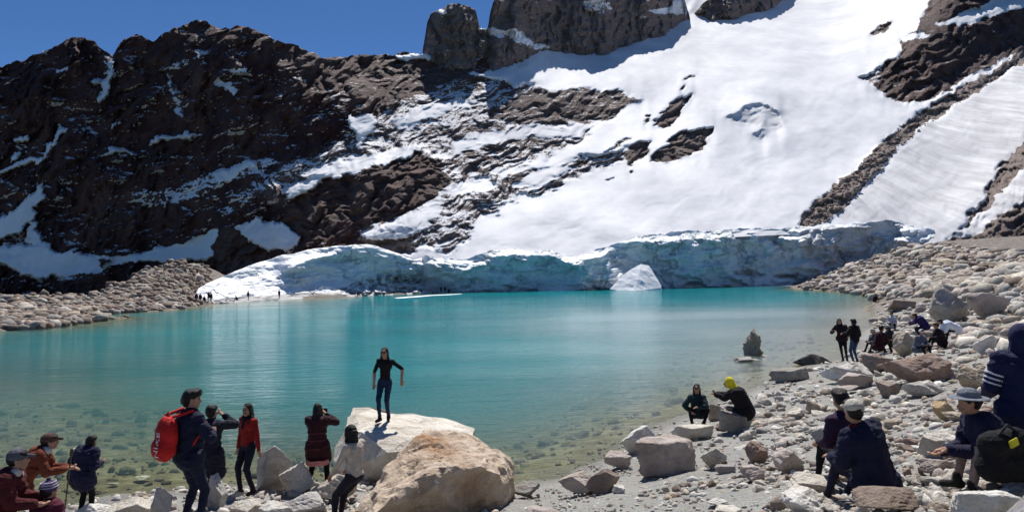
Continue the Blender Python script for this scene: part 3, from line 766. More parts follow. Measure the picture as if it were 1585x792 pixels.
def rock_verts(seed, sub=3, cuts=16, dims=(1, 0.8, 0.62), nz=0.03):
    r = np.random.default_rng(seed)
    v, f = ICO[sub]; v = v.copy()
    n = r.normal(size=(cuts, 3)); n /= np.linalg.norm(n, axis=1, keepdims=True)
    qa, _ = np.linalg.qr(r.normal(size=(3, 3)) * (0.35 if sub > 3 else 1.0) + np.eye(3) * (1.0 if sub > 3 else 0.0))
    n = np.concatenate([n, qa, -qa])
    d = np.concatenate([r.uniform(0.45, 0.9, cuts), r.uniform(0.35, 0.85, 6)])
    q = v @ n.T
    v = v * np.where(q > 0.05, d / np.maximum(q, 0.05), 9).min(1)[:, None]
    v /= np.abs(v).max()
    v *= np.array(dims)
    if nz > 0:
        o = r.uniform(0, 50, 3)
        q = v * 2.2 + o
        w = fbm(q[:, 0] + q[:, 2] * 0.7, q[:, 1] - q[:, 2] * 0.9, 7, 4)
        w2 = ridged(q[:, 0] * 1.7 - q[:, 2], q[:, 1] * 1.7 + q[:, 2], 9, 3)
        nn = v / (np.linalg.norm(v, axis=1, keepdims=True) + 1e-9)
        w3 = fbm(q[:, 0] * 5 + q[:, 2] * 4, q[:, 1] * 5 - q[:, 2] * 3, 13, 2)
        v += nn * (w * nz + w2 * nz * 1.2 + w3 * nz * 0.25)[:, None]
    return v, f

TINT = {'cream': (0.62, 0.59, 0.53), 'white': (0.72, 0.71, 0.68), 'grey': (0.38, 0.37, 0.355), 'pale grey': (0.54, 0.53, 0.51), 'tan': (0.48, 0.42, 0.345), 'brown': (0.29, 0.235, 0.20),
        'reddish': (0.35, 0.26, 0.22), 'pinkish': (0.49, 0.435, 0.405), 'ochre': (0.55, 0.43, 0.27), 'dark': (0.13, 0.12, 0.12)}
def tintc(name):
    c = TINT[name]; k = random.uniform(0.9, 1.1)
    return (c[0] * k, c[1] * k, c[2] * k, 1)

PROTO = []
for i in range(14):
    vv, ff = rock_verts(200 + i, 3, 7, (1, random.uniform(0.65, 0.95), random.uniform(0.5, 0.75)), 0.045)
    o = mesh_obj('stone', vv, ff, ROCK)
    PROTO.append(o.data); bpy.data.objects.remove(o)

def boulder(x0, x1, yt, yb, tint, label, seed=None, dfac=0.75, hf=0.8, tilt=0, cat='boulder', name='boulder', group=None, cuts=8, base=None, yaw=None, sub=5):
    seed = seed if seed is not None else int(x0 * 7 + yt * 13)
    r = random.Random(seed)
    g = ghit((x0 + x1) / 2, yb) if base is None else Vector(base)
    Yd = g.y
    w = (x1 - x0) / 1000 * Yd * 0.5
    ext = (yb - yt) / 1000 * Yd
    dpt = w * dfac
    el = (CAM[2] - g.z) / Yd
    h = max(ext - 1.2 * dpt * el, 0.4 * ext) * 0.5 * hf / 0.8
    vv, ff = rock_verts(seed, sub, cuts, (1, 1, 1), 0.055)
    m = Matrix.Rotation(R(r.uniform(0, 360)) if yaw is None else yaw, 3, 'Z')
    vv = vv @ np.array(m).T
    vv /= np.abs(vv).max(0)
    vv = vv * np.array([w, dpt, h * 1.18])
    if tilt: vv = vv @ np.array(Matrix.Rotation(R(tilt), 3, 'Y')).T
    o = mesh_obj(name, vv, ff, ROCK)
    o.location = (g.x, g.y + dpt * 0.85, g.z + h * 0.82)
    o.color = tintc(tint)
    tag(o, label, cat, group)
    return o

def hull_rock(name, pts, tint, label, cat='boulder', mat=None, cuts=5, amp=0.06, freq=1.1, seed=0, crack=0.0):
    bm = bmesh.new()
    for p in pts: bm.verts.new(p)
    res = bmesh.ops.convex_hull(bm, input=bm.verts)
    junk = [g for g in res['geom_interior'] if isinstance(g, bmesh.types.BMVert)]
    if junk: bmesh.ops.delete(bm, geom=junk, context='VERTS')
    bmesh.ops.triangulate(bm, faces=bm.faces)
    for it in range(cuts):
        L = sorted(bm.edges, key=lambda e: -e.calc_length())
        th = L[0].calc_length() * 0.55
        bmesh.ops.subdivide_edges(bm, edges=[e for e in bm.edges if e.calc_length() > th], cuts=1, use_grid_fill=False)
        bmesh.ops.triangulate(bm, faces=bm.faces)
    bm.normal_update()
    off = Vector((seed * 3.1, seed * 1.7, 0))
    for v in bm.verts:
        q = v.co * freq + off
        d = mnoise.fractal(q, 1.0, 2.0, 5) * amp + (0.3 - abs(mnoise.noise(q * 2.3))) * amp * 0.9 + mnoise.noise(q * 9) * amp * 0.14
        if crack:
            fd = mnoise.voronoi(v.co * 1.15 + off + Vector((mnoise.noise(q * 2), mnoise.noise(q * 2 + Vector((9, 0, 0))), 0)) * .5)[0]
            d += crack * (min(fd[1] - fd[0], .35) / .35 - .7) + crack * .5 * (mnoise.cell(v.co * 0.9 + off) - .5)
        v.co += v.normal * d
    c = sum((v.co for v in bm.verts), Vector()) / len(bm.verts)
    zmin = min(v.co.z for v in bm.verts); c.z = zmin
    for v in bm.verts: v.co -= c
    me = bpy.data.meshes.new(name); bm.to_mesh(me); bm.free()
    me.materials.append(mat or ROCK)
    o = bpy.data.objects.new(name, me); COL.objects.link(o); o.location = c
    o.color = tintc(tint) if tint else (1, 1, 1, 1)
    tag(o, label, cat)
    return o

def wp(px, py, Y): return Vector(at(np.array(float(px)), np.array(float(py)), np.array(float(Y))))
def wz(px, py, z): return Vector(atz(np.array(float(px)), np.array(float(py)), z))

# the great boulder and the slab behind it
gb = hull_rock('boulder', [wp(655, 664, 12.6), wp(700, 668, 12.8), wp(735, 682, 12.8), wp(688, 700, 10.9), wp(640, 700, 11.2), wp(690, 720, 10.05), wp(742, 722, 10.3), wp(640, 740, 9.7), wp(580, 795, 9.3), wp(790, 706, 12.2), wp(798, 742, 11.8),
     wp(760, 700, 11.4), wp(775, 735, 10.7), wp(600, 720, 11.4), wp(555, 790, 10.4), wp(600, 850, 10.0), wp(700, 835, 10.8), wp(780, 822, 11.2), wp(796, 790, 11.6), wp(700, 745, 13.2), wp(780, 745, 13.0), wp(560, 830, 10.6), wp(690, 845, 10.7)],
     'tan', 'largest tan boulder with a rusty streak, in front of the woman on the rock', cuts=15, amp=0.09, freq=1.5, seed=1, crack=0.05)
gb.color = (0.62, 0.53, 0.43, 1)
rv = np.array([v.co[:] for v in gb.data.vertices]) + np.array(gb.location)
ra, rb = np.array(wp(655, 672, 12)), np.array(wp(712, 752, 10.6))
re = rb - ra; rt_ = np.clip((rv - ra) @ re / (re @ re), 0, 1)
rd = np.linalg.norm(rv - (ra + rt_[:, None] * re), axis=1)
float_attr(gb, 'rust', 0.95 * np.exp(-(rd / 0.33) ** 2) + 0.12)
slab_top = 1.0
hull_rock('boulder', [wz(546, 630, 1.08), wz(572, 629, 1.06), wz(610, 637, 1.02), wz(660, 641, 1.0), wz(705, 648, 0.95), wz(736, 662, 0.82), wz(730, 685, 0.75), wz(600, 668, 1.02), wz(560, 668, 1.0), wz(532, 664, 0.9), wz(640, 672, 0.98),
     wz(518, 692, 0.55), wz(516, 735, 0.1), wz(560, 752, -0.05), wz(600, 700, 0.75), wz(660, 752, -0.05), wz(740, 735, -0.05), wz(545, 690, -0.2), wz(735, 700, -0.2)],
     'cream', 'wide cream slab of rock on which the woman in black stands', cuts=13, amp=0.07, freq=1.3, seed=5, crack=0.05).color = (0.72, 0.69, 0.62, 1)

BIG = [
 (962, 1026, 652, 702, 'white', 'white upright flat stone at the water edge beside the pink-grey boulder', 0.5, -8),
 (982, 1096, 668, 736, 'pinkish', 'big pink-grey boulder with a shaded face on the gravel below the squatting woman', 0.8, 4),
 (864, 936, 728, 766, 'pinkish', 'long ribbed pinkish rock lying low at the water edge', 0.6, 0),
 (914, 962, 716, 764, 'brown', 'brown wedge-shaped rock leaning on the long ribbed rock', 0.7, 25),
 (936, 984, 694, 726, 'pinkish', 'small pinkish rock between the ribbed rock and the upright white stone', 0.8, 0),
 (950, 973, 748, 766, 'white', 'small white stone in front of the brown wedge-shaped rock', 0.8, 0),
 (1036, 1112, 655, 682, 'cream', 'flat cream rock just below the squatting woman', 0.6, 0),
 (1090, 1130, 690, 727, 'cream', 'cream angular rock right of the pink-grey boulder', 0.8, 0),
 (1108, 1140, 714, 734, 'grey', 'small grey pointed stone right of the pink-grey boulder', 0.8, 0),
 (1154, 1192, 680, 718, 'reddish', 'reddish angular rock on the gravel right of the empty patch', 0.8, 0),
 (1153, 1192, 718, 746, 'pinkish', 'pinkish block in front of the reddish angular rock', 0.8, 0),
 (1090, 1134, 768, 786, 'white', 'flat white stone on bare gravel at the bottom edge', 0.7, 0),
 (1104, 1156, 780, 806, 'cream', 'cream stone cut by the bottom edge below the flat white stone', 0.7, 0),
 (1098, 1122, 622, 652, 'tan', 'tan rock between the squatting woman and the yellow-hooded person', 0.8, 0),
 (1200, 1272, 564, 590, 'grey', 'grey cracked rock at the water edge left of the cream slab', 0.7, 0),
 (1284, 1372, 550, 592, 'white', 'broad white sloping slab behind the gravel path', 0.7, -6),
 (1344, 1398, 543, 576, 'brown', 'brown rock in front of the seated group in maroon', 0.8, 0),
 (1392, 1522, 540, 592, 'reddish', 'widest red-brown boulder with a pale top on the right bank', 0.75, 0),
 (1392, 1478, 584, 614, 'pale grey', 'long pale grey slab below the wide red-brown boulder', 0.6, 4),
 (1298, 1366, 574, 602, 'pinkish', 'pinkish slab stacked before the broad white slab', 0.7, 0),
 (1366, 1402, 588, 614, 'brown', 'rounded brown rock left of the long pale grey slab', 0.9, 0),
 (1284, 1342, 592, 612, 'pinkish', 'low pinkish rock at the back of the gravel path', 0.7, 0),
 (1490, 1560, 566, 604, 'tan', 'tan slanted slab right of the wide red-brown boulder', 0.6, 14),
 (1512, 1556, 518, 546, 'white', 'white tilted plate of rock on grey scree', 0.6, -14),
 (1388, 1428, 506, 552, 'tan', 'tan boulder between the two seated groups', 0.8, 0),
 (1448, 1514, 442, 506, 'grey', 'tall square grey block behind the person in white', 0.6, 3),
 (1513, 1576, 450, 494, 'pinkish', 'pinkish boulder right of the tall square grey block', 0.8, 0),
 (1374, 1428, 460, 480, 'brown', 'flat brown rock behind the seated group', 0.7, 0),
 (1450, 1488, 618, 650, 'ochre', 'ochre boulder with rusty hollows beside the grey hat', 0.9, 0),
 (1468, 1504, 634, 654, 'tan', 'rounded tan stone right of the ochre boulder', 0.9, 0),
 (1432, 1498, 666, 710, 'white', 'white block left of the crouching person with the black bag', 0.8, 0),
 (1422, 1488, 706, 738, 'pinkish', 'pinkish long rock below the white block', 0.6, 0),
 (1403, 1437, 674, 692, 'reddish', 'small red stone left of the white block', 0.7, 0),
 (1230, 1308, 728, 768, 'cream', 'cream squared rock in front of the cap wearer, rear of the two', 0.8, 0),
 (1210, 1302, 750, 800, 'white', 'white flat-topped rock at the bottom edge left of the cap wearer', 0.8, 0),
 (1262, 1304, 658, 688, 'grey', 'grey rock just left of the person in dark purple', 0.8, 0),
 (1196, 1256, 690, 734, 'pinkish', 'split pinkish rock left of the navy jacket', 0.8, 12),
 (1224, 1262, 628, 648, 'cream', 'cream stone alone on the gravel path', 0.8, 0),
 (1250, 1274, 618, 640, 'tan', 'upright tan stone on the gravel path', 0.8, 0),
 (1495, 1600, 748, 812, 'white', 'pale boulder in the bottom right corner', 0.7, 0),
 (384, 448, 682, 762, 'pale grey', 'tall angular grey boulder right of the girl in red', 0.8, 10),
 (416, 482, 708, 772, 'cream', 'rounded cream boulder left of the woman in the striped coat', 0.9, 0),
 (470, 552, 728, 782, 'cream', 'cream block behind the woman in the striped coat', 0.8, 0),
 (430, 500, 760, 800, 'pale grey', 'low pale rock under the woman in the striped coat', 0.8, 0),
 (310, 346, 728, 792, 'pale grey', 'grey boulder behind the booted woman at the water', 0.8, 0),
 (150, 226, 764, 812, 'cream', 'cream rock at the bottom edge right of the navy anorak', 0.7, -10),
 (100, 160, 776, 806, 'white', 'pale flat rock under the person in the navy anorak', 0.7, 0),
 (340, 400, 768, 806, 'cream', 'cream rock below the girl in red', 0.8, 0),
 (395, 450, 772, 812, 'white', 'white stone at the bottom edge between the girl in red and the striped coat', 0.8, 0),
 (228, 262, 748, 806, 'pale grey', 'grey rock behind the man with the red backpack', 0.8, 0),
 (790, 840, 742, 770, 'grey', 'small grey rock at the right foot of the largest boulder', 0.8, 0),
 (800, 870, 778, 806, 'pinkish', 'pinkish rock cut by the bottom edge right of the largest boulder', 0.8, 0),
]
for (x0, x1, yt, yb, ti, lab, df, tl) in BIG:
    boulder(x0, x1, yt, yb, ti, lab, dfac=df, tilt=tl)
seat_yellow = boulder(1120, 1182, 628, 670, 'grey', 'grey-brown boulder on which the yellow-hooded person sits', dfac=0.8)
seat_front = boulder(1345, 1446, 748, 800, 'brown', 'brown boulder on which the cap wearer sits', dfac=0.8)
# rocks standing in the water
g = wz(1166, 548, 0)
hull_rock('boulder', [g + Vector(q) for q in ((-0.55, 0, -0.4), (0.5, 0.1, -0.4), (0, 0.5, -0.4), (0, -0.4, -0.4), (-0.5, 0, 0.45), (-0.2, -0.2, 0.8), (0.0, 0, 1.22), (0.08, 0.05, 1.2), (0.3, 0, 0.85), (0.42, 0.1, 0.35), (0.1, -0.35, 0.5), (-0.1, 0.35, 0.7))], 'tan', 'pointed rock standing alone in the lake', cuts=11, amp=0.14, freq=2.4, seed=9, crack=0.05)
for k, (x, y, w_) in enumerate(((1152, 560, 16), (1172, 558, 9), (1184, 552, 8))):
    g = wz(x, y, 0.0)
    boulder(x - w_, x + w_, y - w_ * 0.7, y, 'grey', ('low flat stone awash before the pointed rock', 'tiny stone awash right below the pointed rock', 'tiny stone awash furthest right of the pointed rock')[k], base=(g.x, g.y, -0.08), sub=4)
g = wz(1256, 562, 0.05)
hull_rock('boulder', [g + Vector(q) for q in ((-0.9, 0, 0.05), (0.95, 0, 0.0), (-0.1, -0.2, 0.42), (0.15, 0.2, 0.40), (0, 0.5, 0.1), (0, -0.5, 0.0), (0.4, -0.2, 0.3), (0, 0, -0.2))], 'dark', 'dark lozenge-shaped slab half out of the water near the standing couple', cuts=7, amp=0.04, seed=12)
for (x, y, w_, ti, lab) in ((445 / 4.12 + 10, 695, 14, 'white', 'white stone in the shallows left of the navy anorak'), (216, 740, 15, 'white', 'white stone in the shallows right of the navy anorak'), (172, 747, 9, 'cream', 'small cream stone in the shallows right of the navy anorak'), (108, 706, 8, 'white', 'small white stone in the shallows left of the navy anorak')):
    g = wz(x, y, 0.0)
    boulder(x - w_, x + w_, y - w_ * 0.55, y, ti, lab, base=(g.x, g.y, -0.05), sub=4)

# medium stones, one object each
MARK = [(293, 800, 'the man with the red backpack'), (386, 762, 'the girl in red'), (492, 772, 'the striped-coat woman'), (416, 735, 'the tall angular grey boulder'), (130, 780, 'the navy anorak'),
        (690, 790, 'the largest tan boulder'), (545, 790, 'the beige-topped woman'), (1080, 660, 'the squatting woman'), (1145, 665, 'the yellow hood'), (1040, 735, 'the pink-grey boulder'), (995, 700, 'the upright white stone'),
        (900, 765, 'the ribbed rock'), (1172, 715, 'the reddish angular rock'), (1112, 786, 'the flat white bottom stone'), (1235, 588, 'the cracked grey rock'), (1328, 590, 'the broad white slab'), (1457, 590, 'the wide red-brown boulder'),
        (1436, 612, 'the long grey slab'), (1384, 612, 'the rounded brown rock'), (1525, 602, 'the tan slanted slab'), (1534, 545, 'the tilted white plate'), (1406, 550, 'the tan boulder'), (1480, 505, 'the square grey block'), (1545, 494, 'the big pinkish boulder'),
        (1470, 650, 'the ochre boulder'), (1465, 708, 'the white block'), (1455, 737, 'the long pinkish rock'), (1268, 766, 'the squared cream rock'), (1255, 795, 'the flat-topped white rock'), (1284, 687, 'the dark purple person'), (1225, 732, 'the split pinkish rock'),
        (1243, 647, 'the lone cream stone'), (1262, 640, 'the upright tan stone'), (1345, 755, 'the cap wearer'), (1395, 798, 'the cap wearer\'s brown seat'), (1305, 556, 'the lakeside couple'), (1366, 546, 'the maroon sitter'), (1530, 745, 'the brimmed hat person'), (1560, 700, 'the black bag'), (1405, 690, 'the small red stone')]
def place_label(x, y, ti, size):
    m = min(MARK, key=lambda q: math.hypot(q[0] - x, (q[1] - y) * 1.6))
    dx, dy = x - m[0], (y - m[1]) * 1.6
    side = ('right of' if dx > 0 else 'left of') if abs(dx) > abs(dy) else ('in front of' if dy > 0 else 'behind')
    sz_ = 'small' if size < .14 else ('large' if size > .34 else 'medium')
    return f'{sz_} {ti} angular stone {side} {m[2]}'
STONES = []
REG = [([(1180, 600), (1300, 600), (1330, 560), (1585, 580), (1600, 800), (1190, 800), (1170, 700), (1150, 640)], 150, 10, 34),
       ([(1200, 575), (1340, 545), (1360, 470), (1585, 440), (1600, 590), (1300, 615), (1200, 600)], 70, 8, 26),
       ([(230, 770), (420, 750), (540, 770), (600, 800), (200, 800)], 30, 12, 40),
       ([(800, 760), (1000, 700), (1200, 620), (1190, 800), (800, 800)], 22, 6, 18)]
cnt = 0
for reg, n, lo, hi in REG:
    p = np.array(reg, float); k = 0
    while k < n:
        x = random.uniform(p[:, 0].min(), p[:, 0].max()); y = random.uniform(p[:, 1].min(), p[:, 1].max())
        if poly_sd(np.array([x]), np.array([y]), reg)[0] < 0: continue
        k += 1
        near = sstep(470, 780, np.array([y]))[0] * 0.7 + 0.45
        w_ = (lo + (hi - lo) * random.random() ** 2.2) * near * 0.5
        ti = random.choice(['cream', 'white', 'pale grey', 'pinkish', 'grey', 'tan', 'reddish', 'brown', 'pinkish', 'cream', 'pale grey'])
        g = ghit(x, y)
        if g.z < 0.02: continue
        s = w_ / 1000 * g.y
        o = bpy.data.objects.new('stone', PROTO[cnt % 14]); COL.objects.link(o)
        o.location = (g.x, g.y, g.z + s * 0.25)
        o.scale = (s * random.uniform(0.9, 1.3), s * random.uniform(0.9, 1.3), s * random.uniform(0.7, 1.2))
        o.rotation_euler = (random.uniform(-.35, .35), random.uniform(-.35, .35), random.uniform(0, 6.28))
        o.color = tintc(ti)
        STONES.append((place_label(x, y, ti, s), o, g.y))
        cnt += 1

by = {}
for lab, o, yy in STONES: by.setdefault(lab, []).append((yy, o))
for lab, L in by.items():
    L.sort(key=lambda q: q[0])
    grp = 'angular stones scattered on the shore'
    names = [''] if len(L) == 1 else (['nearer ', 'farther '] if len(L) == 2 else (['nearest ', 'middle ', 'farthest '] if len(L) == 3 else ['nearest '] + [''] * (len(L) - 2) + ['farthest ']))
    for w_, (_, o) in zip(names, L):
        tag(o, (w_ + lab).strip(), 'stone', grp if (w_ or len(L) == 1) else lab.replace('stone ', 'stones ', 1))
# loose stones nobody could count, one object per bed
SMALL = [rock_verts(500 + i, 2, 4, (1, random.uniform(0.7, 1), random.uniform(0.5, 0.85)), 0) for i in range(8)]
SMALL1 = [rock_verts(580 + i, 1, 4, (1, random.uniform(0.65, 1), random.uniform(0.45, 0.85)), 0.0) for i in range(8)]
SMALL2 = [rock_verts(540 + i, 2, 4, (1, random.uniform(0.7, 1), random.uniform(0.5, 0.8)), 0.0) for i in range(8)]
def stones(name, pos, size, cols, lib, label, cat):
    V = []; F = []; Cc = []; off = 0
    for i in range(len(pos)):
        v, f = lib[i % 8]
        a = rng.uniform(0, 2 * np.pi); c, s = math.cos(a), math.sin(a)
        tx = rng.uniform(-1.3, 1.3); ct, st = math.cos(tx), math.sin(tx)
        Rm = np.array([[c, -s, 0], [s, c, 0], [0, 0, 1]]) @ np.array([[1, 0, 0], [0, ct, -st], [0, st, ct]])
        w = (v * size[i] * rng.uniform(0.8, 1.25, 3)) @ Rm.T + pos[i]
        V.append(w); F.append(f + off); off += len(v)
        Cc.append(np.repeat([cols[i]], len(v), 0))
    o = mesh_obj(name, np.concatenate(V), np.concatenate(F), STONE)
    color_attr(o, 'tint', np.concatenate(Cc)); tag(o, label, cat, kind='stuff')
    return o
TK = list(TINT)
def cols_for(n, names, br=1.0):
    c = np.array([TINT[names[i]] for i in rng.integers(0, len(names), n)])
    return c * rng.uniform(0.75, 1.15, (n, 1)) * br
def region_points(reg, n, jitter_fn=None):
    p = np.array(reg, float); xs = []; ys = []
    while len(xs) < n:
        x = rng.uniform(p[:, 0].min(), p[:, 0].max(), n * 2); y = rng.uniform(p[:, 1].min(), p[:, 1].max(), n * 2)
        m = poly_sd(x, y, reg) > 0
        xs += list(x[m]); ys += list(y[m])
    return np.array(xs[:n]), np.array(ys[:n])
def ghits(px, py):
    d = rays(px, py); Ys = np.exp(np.linspace(math.log(3), math.log(230), 260))
    out = np.full(len(px), 230.0); done = np.zeros(len(px), bool)
    prev = None
    for Yv in Ys:
        p = CAM + d * Yv
        b = p[:, 2] - ground_z(p[:, 0], p[:, 1])
        if prev is not None:
            m = (~done) & (b < 0)
            f = prev[m] / (prev[m] - b[m] + 1e-9)
            out[m] = pY + (Yv - pY) * f; done |= m
        prev = b; pY = Yv
    P = CAM + d * out[:, None]
    P[:, 2] = ground_z(P[:, 0], P[:, 1])
    return P

x, y = region_points([(760, 800), (870, 740), (985, 668), (1120, 615), (1335, 540), (1352, 500), (1400, 455), (1620, 440), (1640, 820), (760, 820)], 7000)
Pp = ghits(x, y); Pp = Pp[(Pp[:, 2] > 0.0) & (Pp[:, 1] < 80)]
clus = fbm(Pp[:, 0] / 2.2, Pp[:, 1] / 2.2, 140, 3)
right = sstep(0.05, 0.42, Pp[:, 0] / Pp[:, 1])
sz = (0.012 + 0.075 * rng.random(len(Pp)) ** 3 * (0.4 + 0.9 * right)) * np.clip(0.5 + Pp[:, 1] / 22, 0.7, 2.5) * np.clip(1 + clus, 0.4, 1.6)
stones('beach_pebbles', Pp, sz, cols_for(len(Pp), ['pale grey', 'cream', 'grey', 'pinkish', 'tan', 'pale grey', 'white', 'brown']), SMALL, 'loose grey and cream pebbles strewn over the gravel beach', 'pebbles')
x, y = region_points([(-60, 830), (0, 790), (200, 765), (430, 745), (620, 742), (780, 770), (800, 830)], 1500)
Pp = ghits(x, y); sz = 0.03 + 0.11 * rng.random(len(Pp)) ** 2.5
stones('shore_stones', Pp, sz, cols_for(len(Pp), ['pale grey', 'cream', 'white', 'tan', 'pinkish']), SMALL2, 'loose pale stones between the boulders of the near shore', 'stones')
# lake bed stones in the shallows
x, y = region_points([(-60, 620), (300, 640), (480, 690), (640, 700), (800, 690), (880, 620), (1100, 545), (1300, 480), (1345, 500), (1180, 592), (985, 670), (860, 745), (520, 750), (200, 775), (-60, 800)], 1500)
Pp = ghits(x, y); Pp = Pp[Pp[:, 2] < 0.05]
sz = (0.04 + 0.22 * rng.random(len(Pp)) ** 4) * np.clip(Pp[:, 1] / 18, 0.6, 1.6)
lim = np.clip((-Pp[:, 2]) * 0.9 + 0.03, 0.03, 1); sz = np.minimum(sz, lim)
stones('lakebed_stones', Pp, sz, cols_for(len(Pp), ['grey', 'tan', 'brown', 'tan', 'pinkish'], 0.7), SMALL2, 'drowned stones on the bed of the shallows', 'stones')
x, y = region_points([(1180, 600), (1300, 600), (1340, 545), (1640, 545), (1640, 830), (1190, 830), (1150, 700)], 1300)
Pp = ghits(x, y)
sz = (0.05 + 0.15 * rng.random(len(Pp)) ** 1.8) * np.clip(Pp[:, 1] / 12, 0.5, 2)
clus = fbm(Pp[:, 0] / 1.8, Pp[:, 1] / 1.8, 150, 3); kp = clus > -0.25; Pp = Pp[kp]; sz = sz[kp]
stones('rubble', Pp, sz, cols_for(len(Pp), ['pale grey', 'cream', 'white', 'pinkish', 'grey', 'tan', 'cream', 'pale grey', 'reddish']), SMALL2, 'broken fist-sized rubble covering the right foreground', 'rubble')
# moraines
def moraine(reg, n, lo, hi, names, label, br=1.0, name='moraine_rocks'):
    x, y = region_points(reg, n)
    Pp = ghits(x, y); Pp = Pp[Pp[:, 2] > -0.1]
    s = (lo * 0.6 + (hi * 1.35 - lo) * rng.random(len(Pp)) ** 6)
    Pp[:, 2] += s * 0.2
    stones(name, Pp, s, cols_for(len(Pp), names, br), SMALL1, label, 'rubble')
moraine([(-60, 450), (0, 456), (60, 452), (130, 456), (180, 438), (230, 412), (270, 400), (320, 406), (326, 430), (330, 470), (200, 492), (60, 510), (-60, 520)], 9000, 0.10, 0.85, ['tan', 'brown', 'pinkish', 'cream', 'grey', 'tan', 'brown', 'brown', 'reddish'], 'heap of brown boulders on the far left moraine', 0.72)
moraine([(1236, 452), (1240, 436), (1300, 416), (1350, 398), (1400, 384), (1450, 378), (1620, 400), (1620, 450), (1480, 460), (1350, 465), (1300, 455)], 8000, 0.12, 1.2, ['pinkish', 'cream', 'tan', 'pale grey', 'brown', 'pinkish'], 'heap of pinkish boulders on the moraine beyond the right bank', 0.82)
moraine([(1345, 465), (1500, 440), (1640, 430), (1640, 560), (1500, 540), (1420, 545), (1350, 520)], 1600, 0.06, 0.5, ['pinkish', 'cream', 'tan', 'pale grey', 'grey'], 'rubble covering the right bank behind the seated groups', 1.0, 'bank_rubble')
# rubble ridge lying on the snow
band = [(1236, 352), (1240, 332), (1268, 306), (1298, 284), (1338, 246), (1372, 215), (1402, 184), (1440, 164), (1500, 128), (1585, 76), (1640, 50), (1640, 80), (1585, 96), (1530, 130), (1475, 165), (1425, 200), (1385, 235), (1345, 280), (1300, 322), (1262, 350)]
x, y = region_points(band, 2600)
Pp = np.array([m_at(a, b_) for a, b_ in zip(x, y)])
sz = (0.15 + 0.95 * rng.random(len(Pp)) ** 4) * np.clip(y / 300, 0.45, 1.1) * Pp[:, 1] / 230
stones('moraine_rocks', Pp, sz, cols_for(len(Pp), ['brown', 'pinkish', 'tan', 'brown', 'reddish'], 0.7), SMALL1, 'ridge of rubble running down the snow to the ice cliff', 'rubble')

# snow cone at the foot of the cliff, and the thin ice along the water
hull_rock('ice_block', [wp(944, 447, 158), wp(960, 430, 160), wp(975, 418, 162), wp(992, 408, 164), (wp(1004, 411, 164)), wp(1012, 425, 163), wp(1022, 441, 161), wp(1022, 446, 159), wp(985, 449.5, 156), wp(960, 450, 156.5), wp(985, 425, 168), wp(1000, 449, 168), wp(950, 449, 168), wp(944, 452, 158), wp(1024, 451, 159)],
     None, 'white snow-covered ice block at the foot of the glacier cliff', 'ice block', SNOW, 10, 0.30, 0.16, 3)
def floe(name, pts, label):
    top = [wz(a, b_, 0.12) for a, b_ in pts]
    n = len(top)
    V = [tuple(p) for p in top] + [(p.x, p.y, -0.2) for p in top]
    F = [list(range(n))] + [[i, (i + 1) % n, n + (i + 1) % n, n + i] for i in range(n)] + [list(range(2 * n - 1, n - 1, -1))]
    o = mesh_obj(name, V, F, SNOW); tag(o, label, 'ice sheet')
floe('ice_floe', [(610, 460.6), (640, 458.3), (662, 456.6), (690, 455.4), (716, 454.2), (712, 455.0), (694, 456.3), (668, 457.4), (650, 459.2), (616, 461.6)], 'thin white ice strip below the cave left of the cliff')
floe('ice_floe', [(1024, 443.6), (1100, 441.6), (1180, 440.4), (1244, 440.0), (1246, 442.0), (1180, 442.4), (1100, 443.4), (1028, 445.4)], 'thin white ice strip along the cliff right of the ice block')

# ------------------------------------------------------------------ people
def seg_mesh(bm, p1, p2, r1, r2, seg=10):
    p1 = Vector(p1); p2 = Vector(p2)
    for p, r in ((p1, r1), (p2, r2)):
        bmesh.ops.create_icosphere(bm, subdivisions=2, radius=r, matrix=Matrix.Translation(p))
    d = p2 - p1
    if d.length < 1e-4: return
    q = Vector((0, 0, 1)).rotation_difference(d.normalized()).to_matrix().to_4x4()
    bmesh.ops.create_cone(bm, cap_ends=True, segments=seg, radius1=r1, radius2=r2, depth=d.length, matrix=Matrix.Translation((p1 + p2) / 2) @ q)

def ell_mesh(bm, c, r, rot=None):
    m = Matrix.Translation(Vector(c)) @ (rot.to_4x4() if rot else Matrix()) @ Matrix.Diagonal((*r, 1))
    bmesh.ops.create_icosphere(bm, subdivisions=3, radius=1, matrix=m)

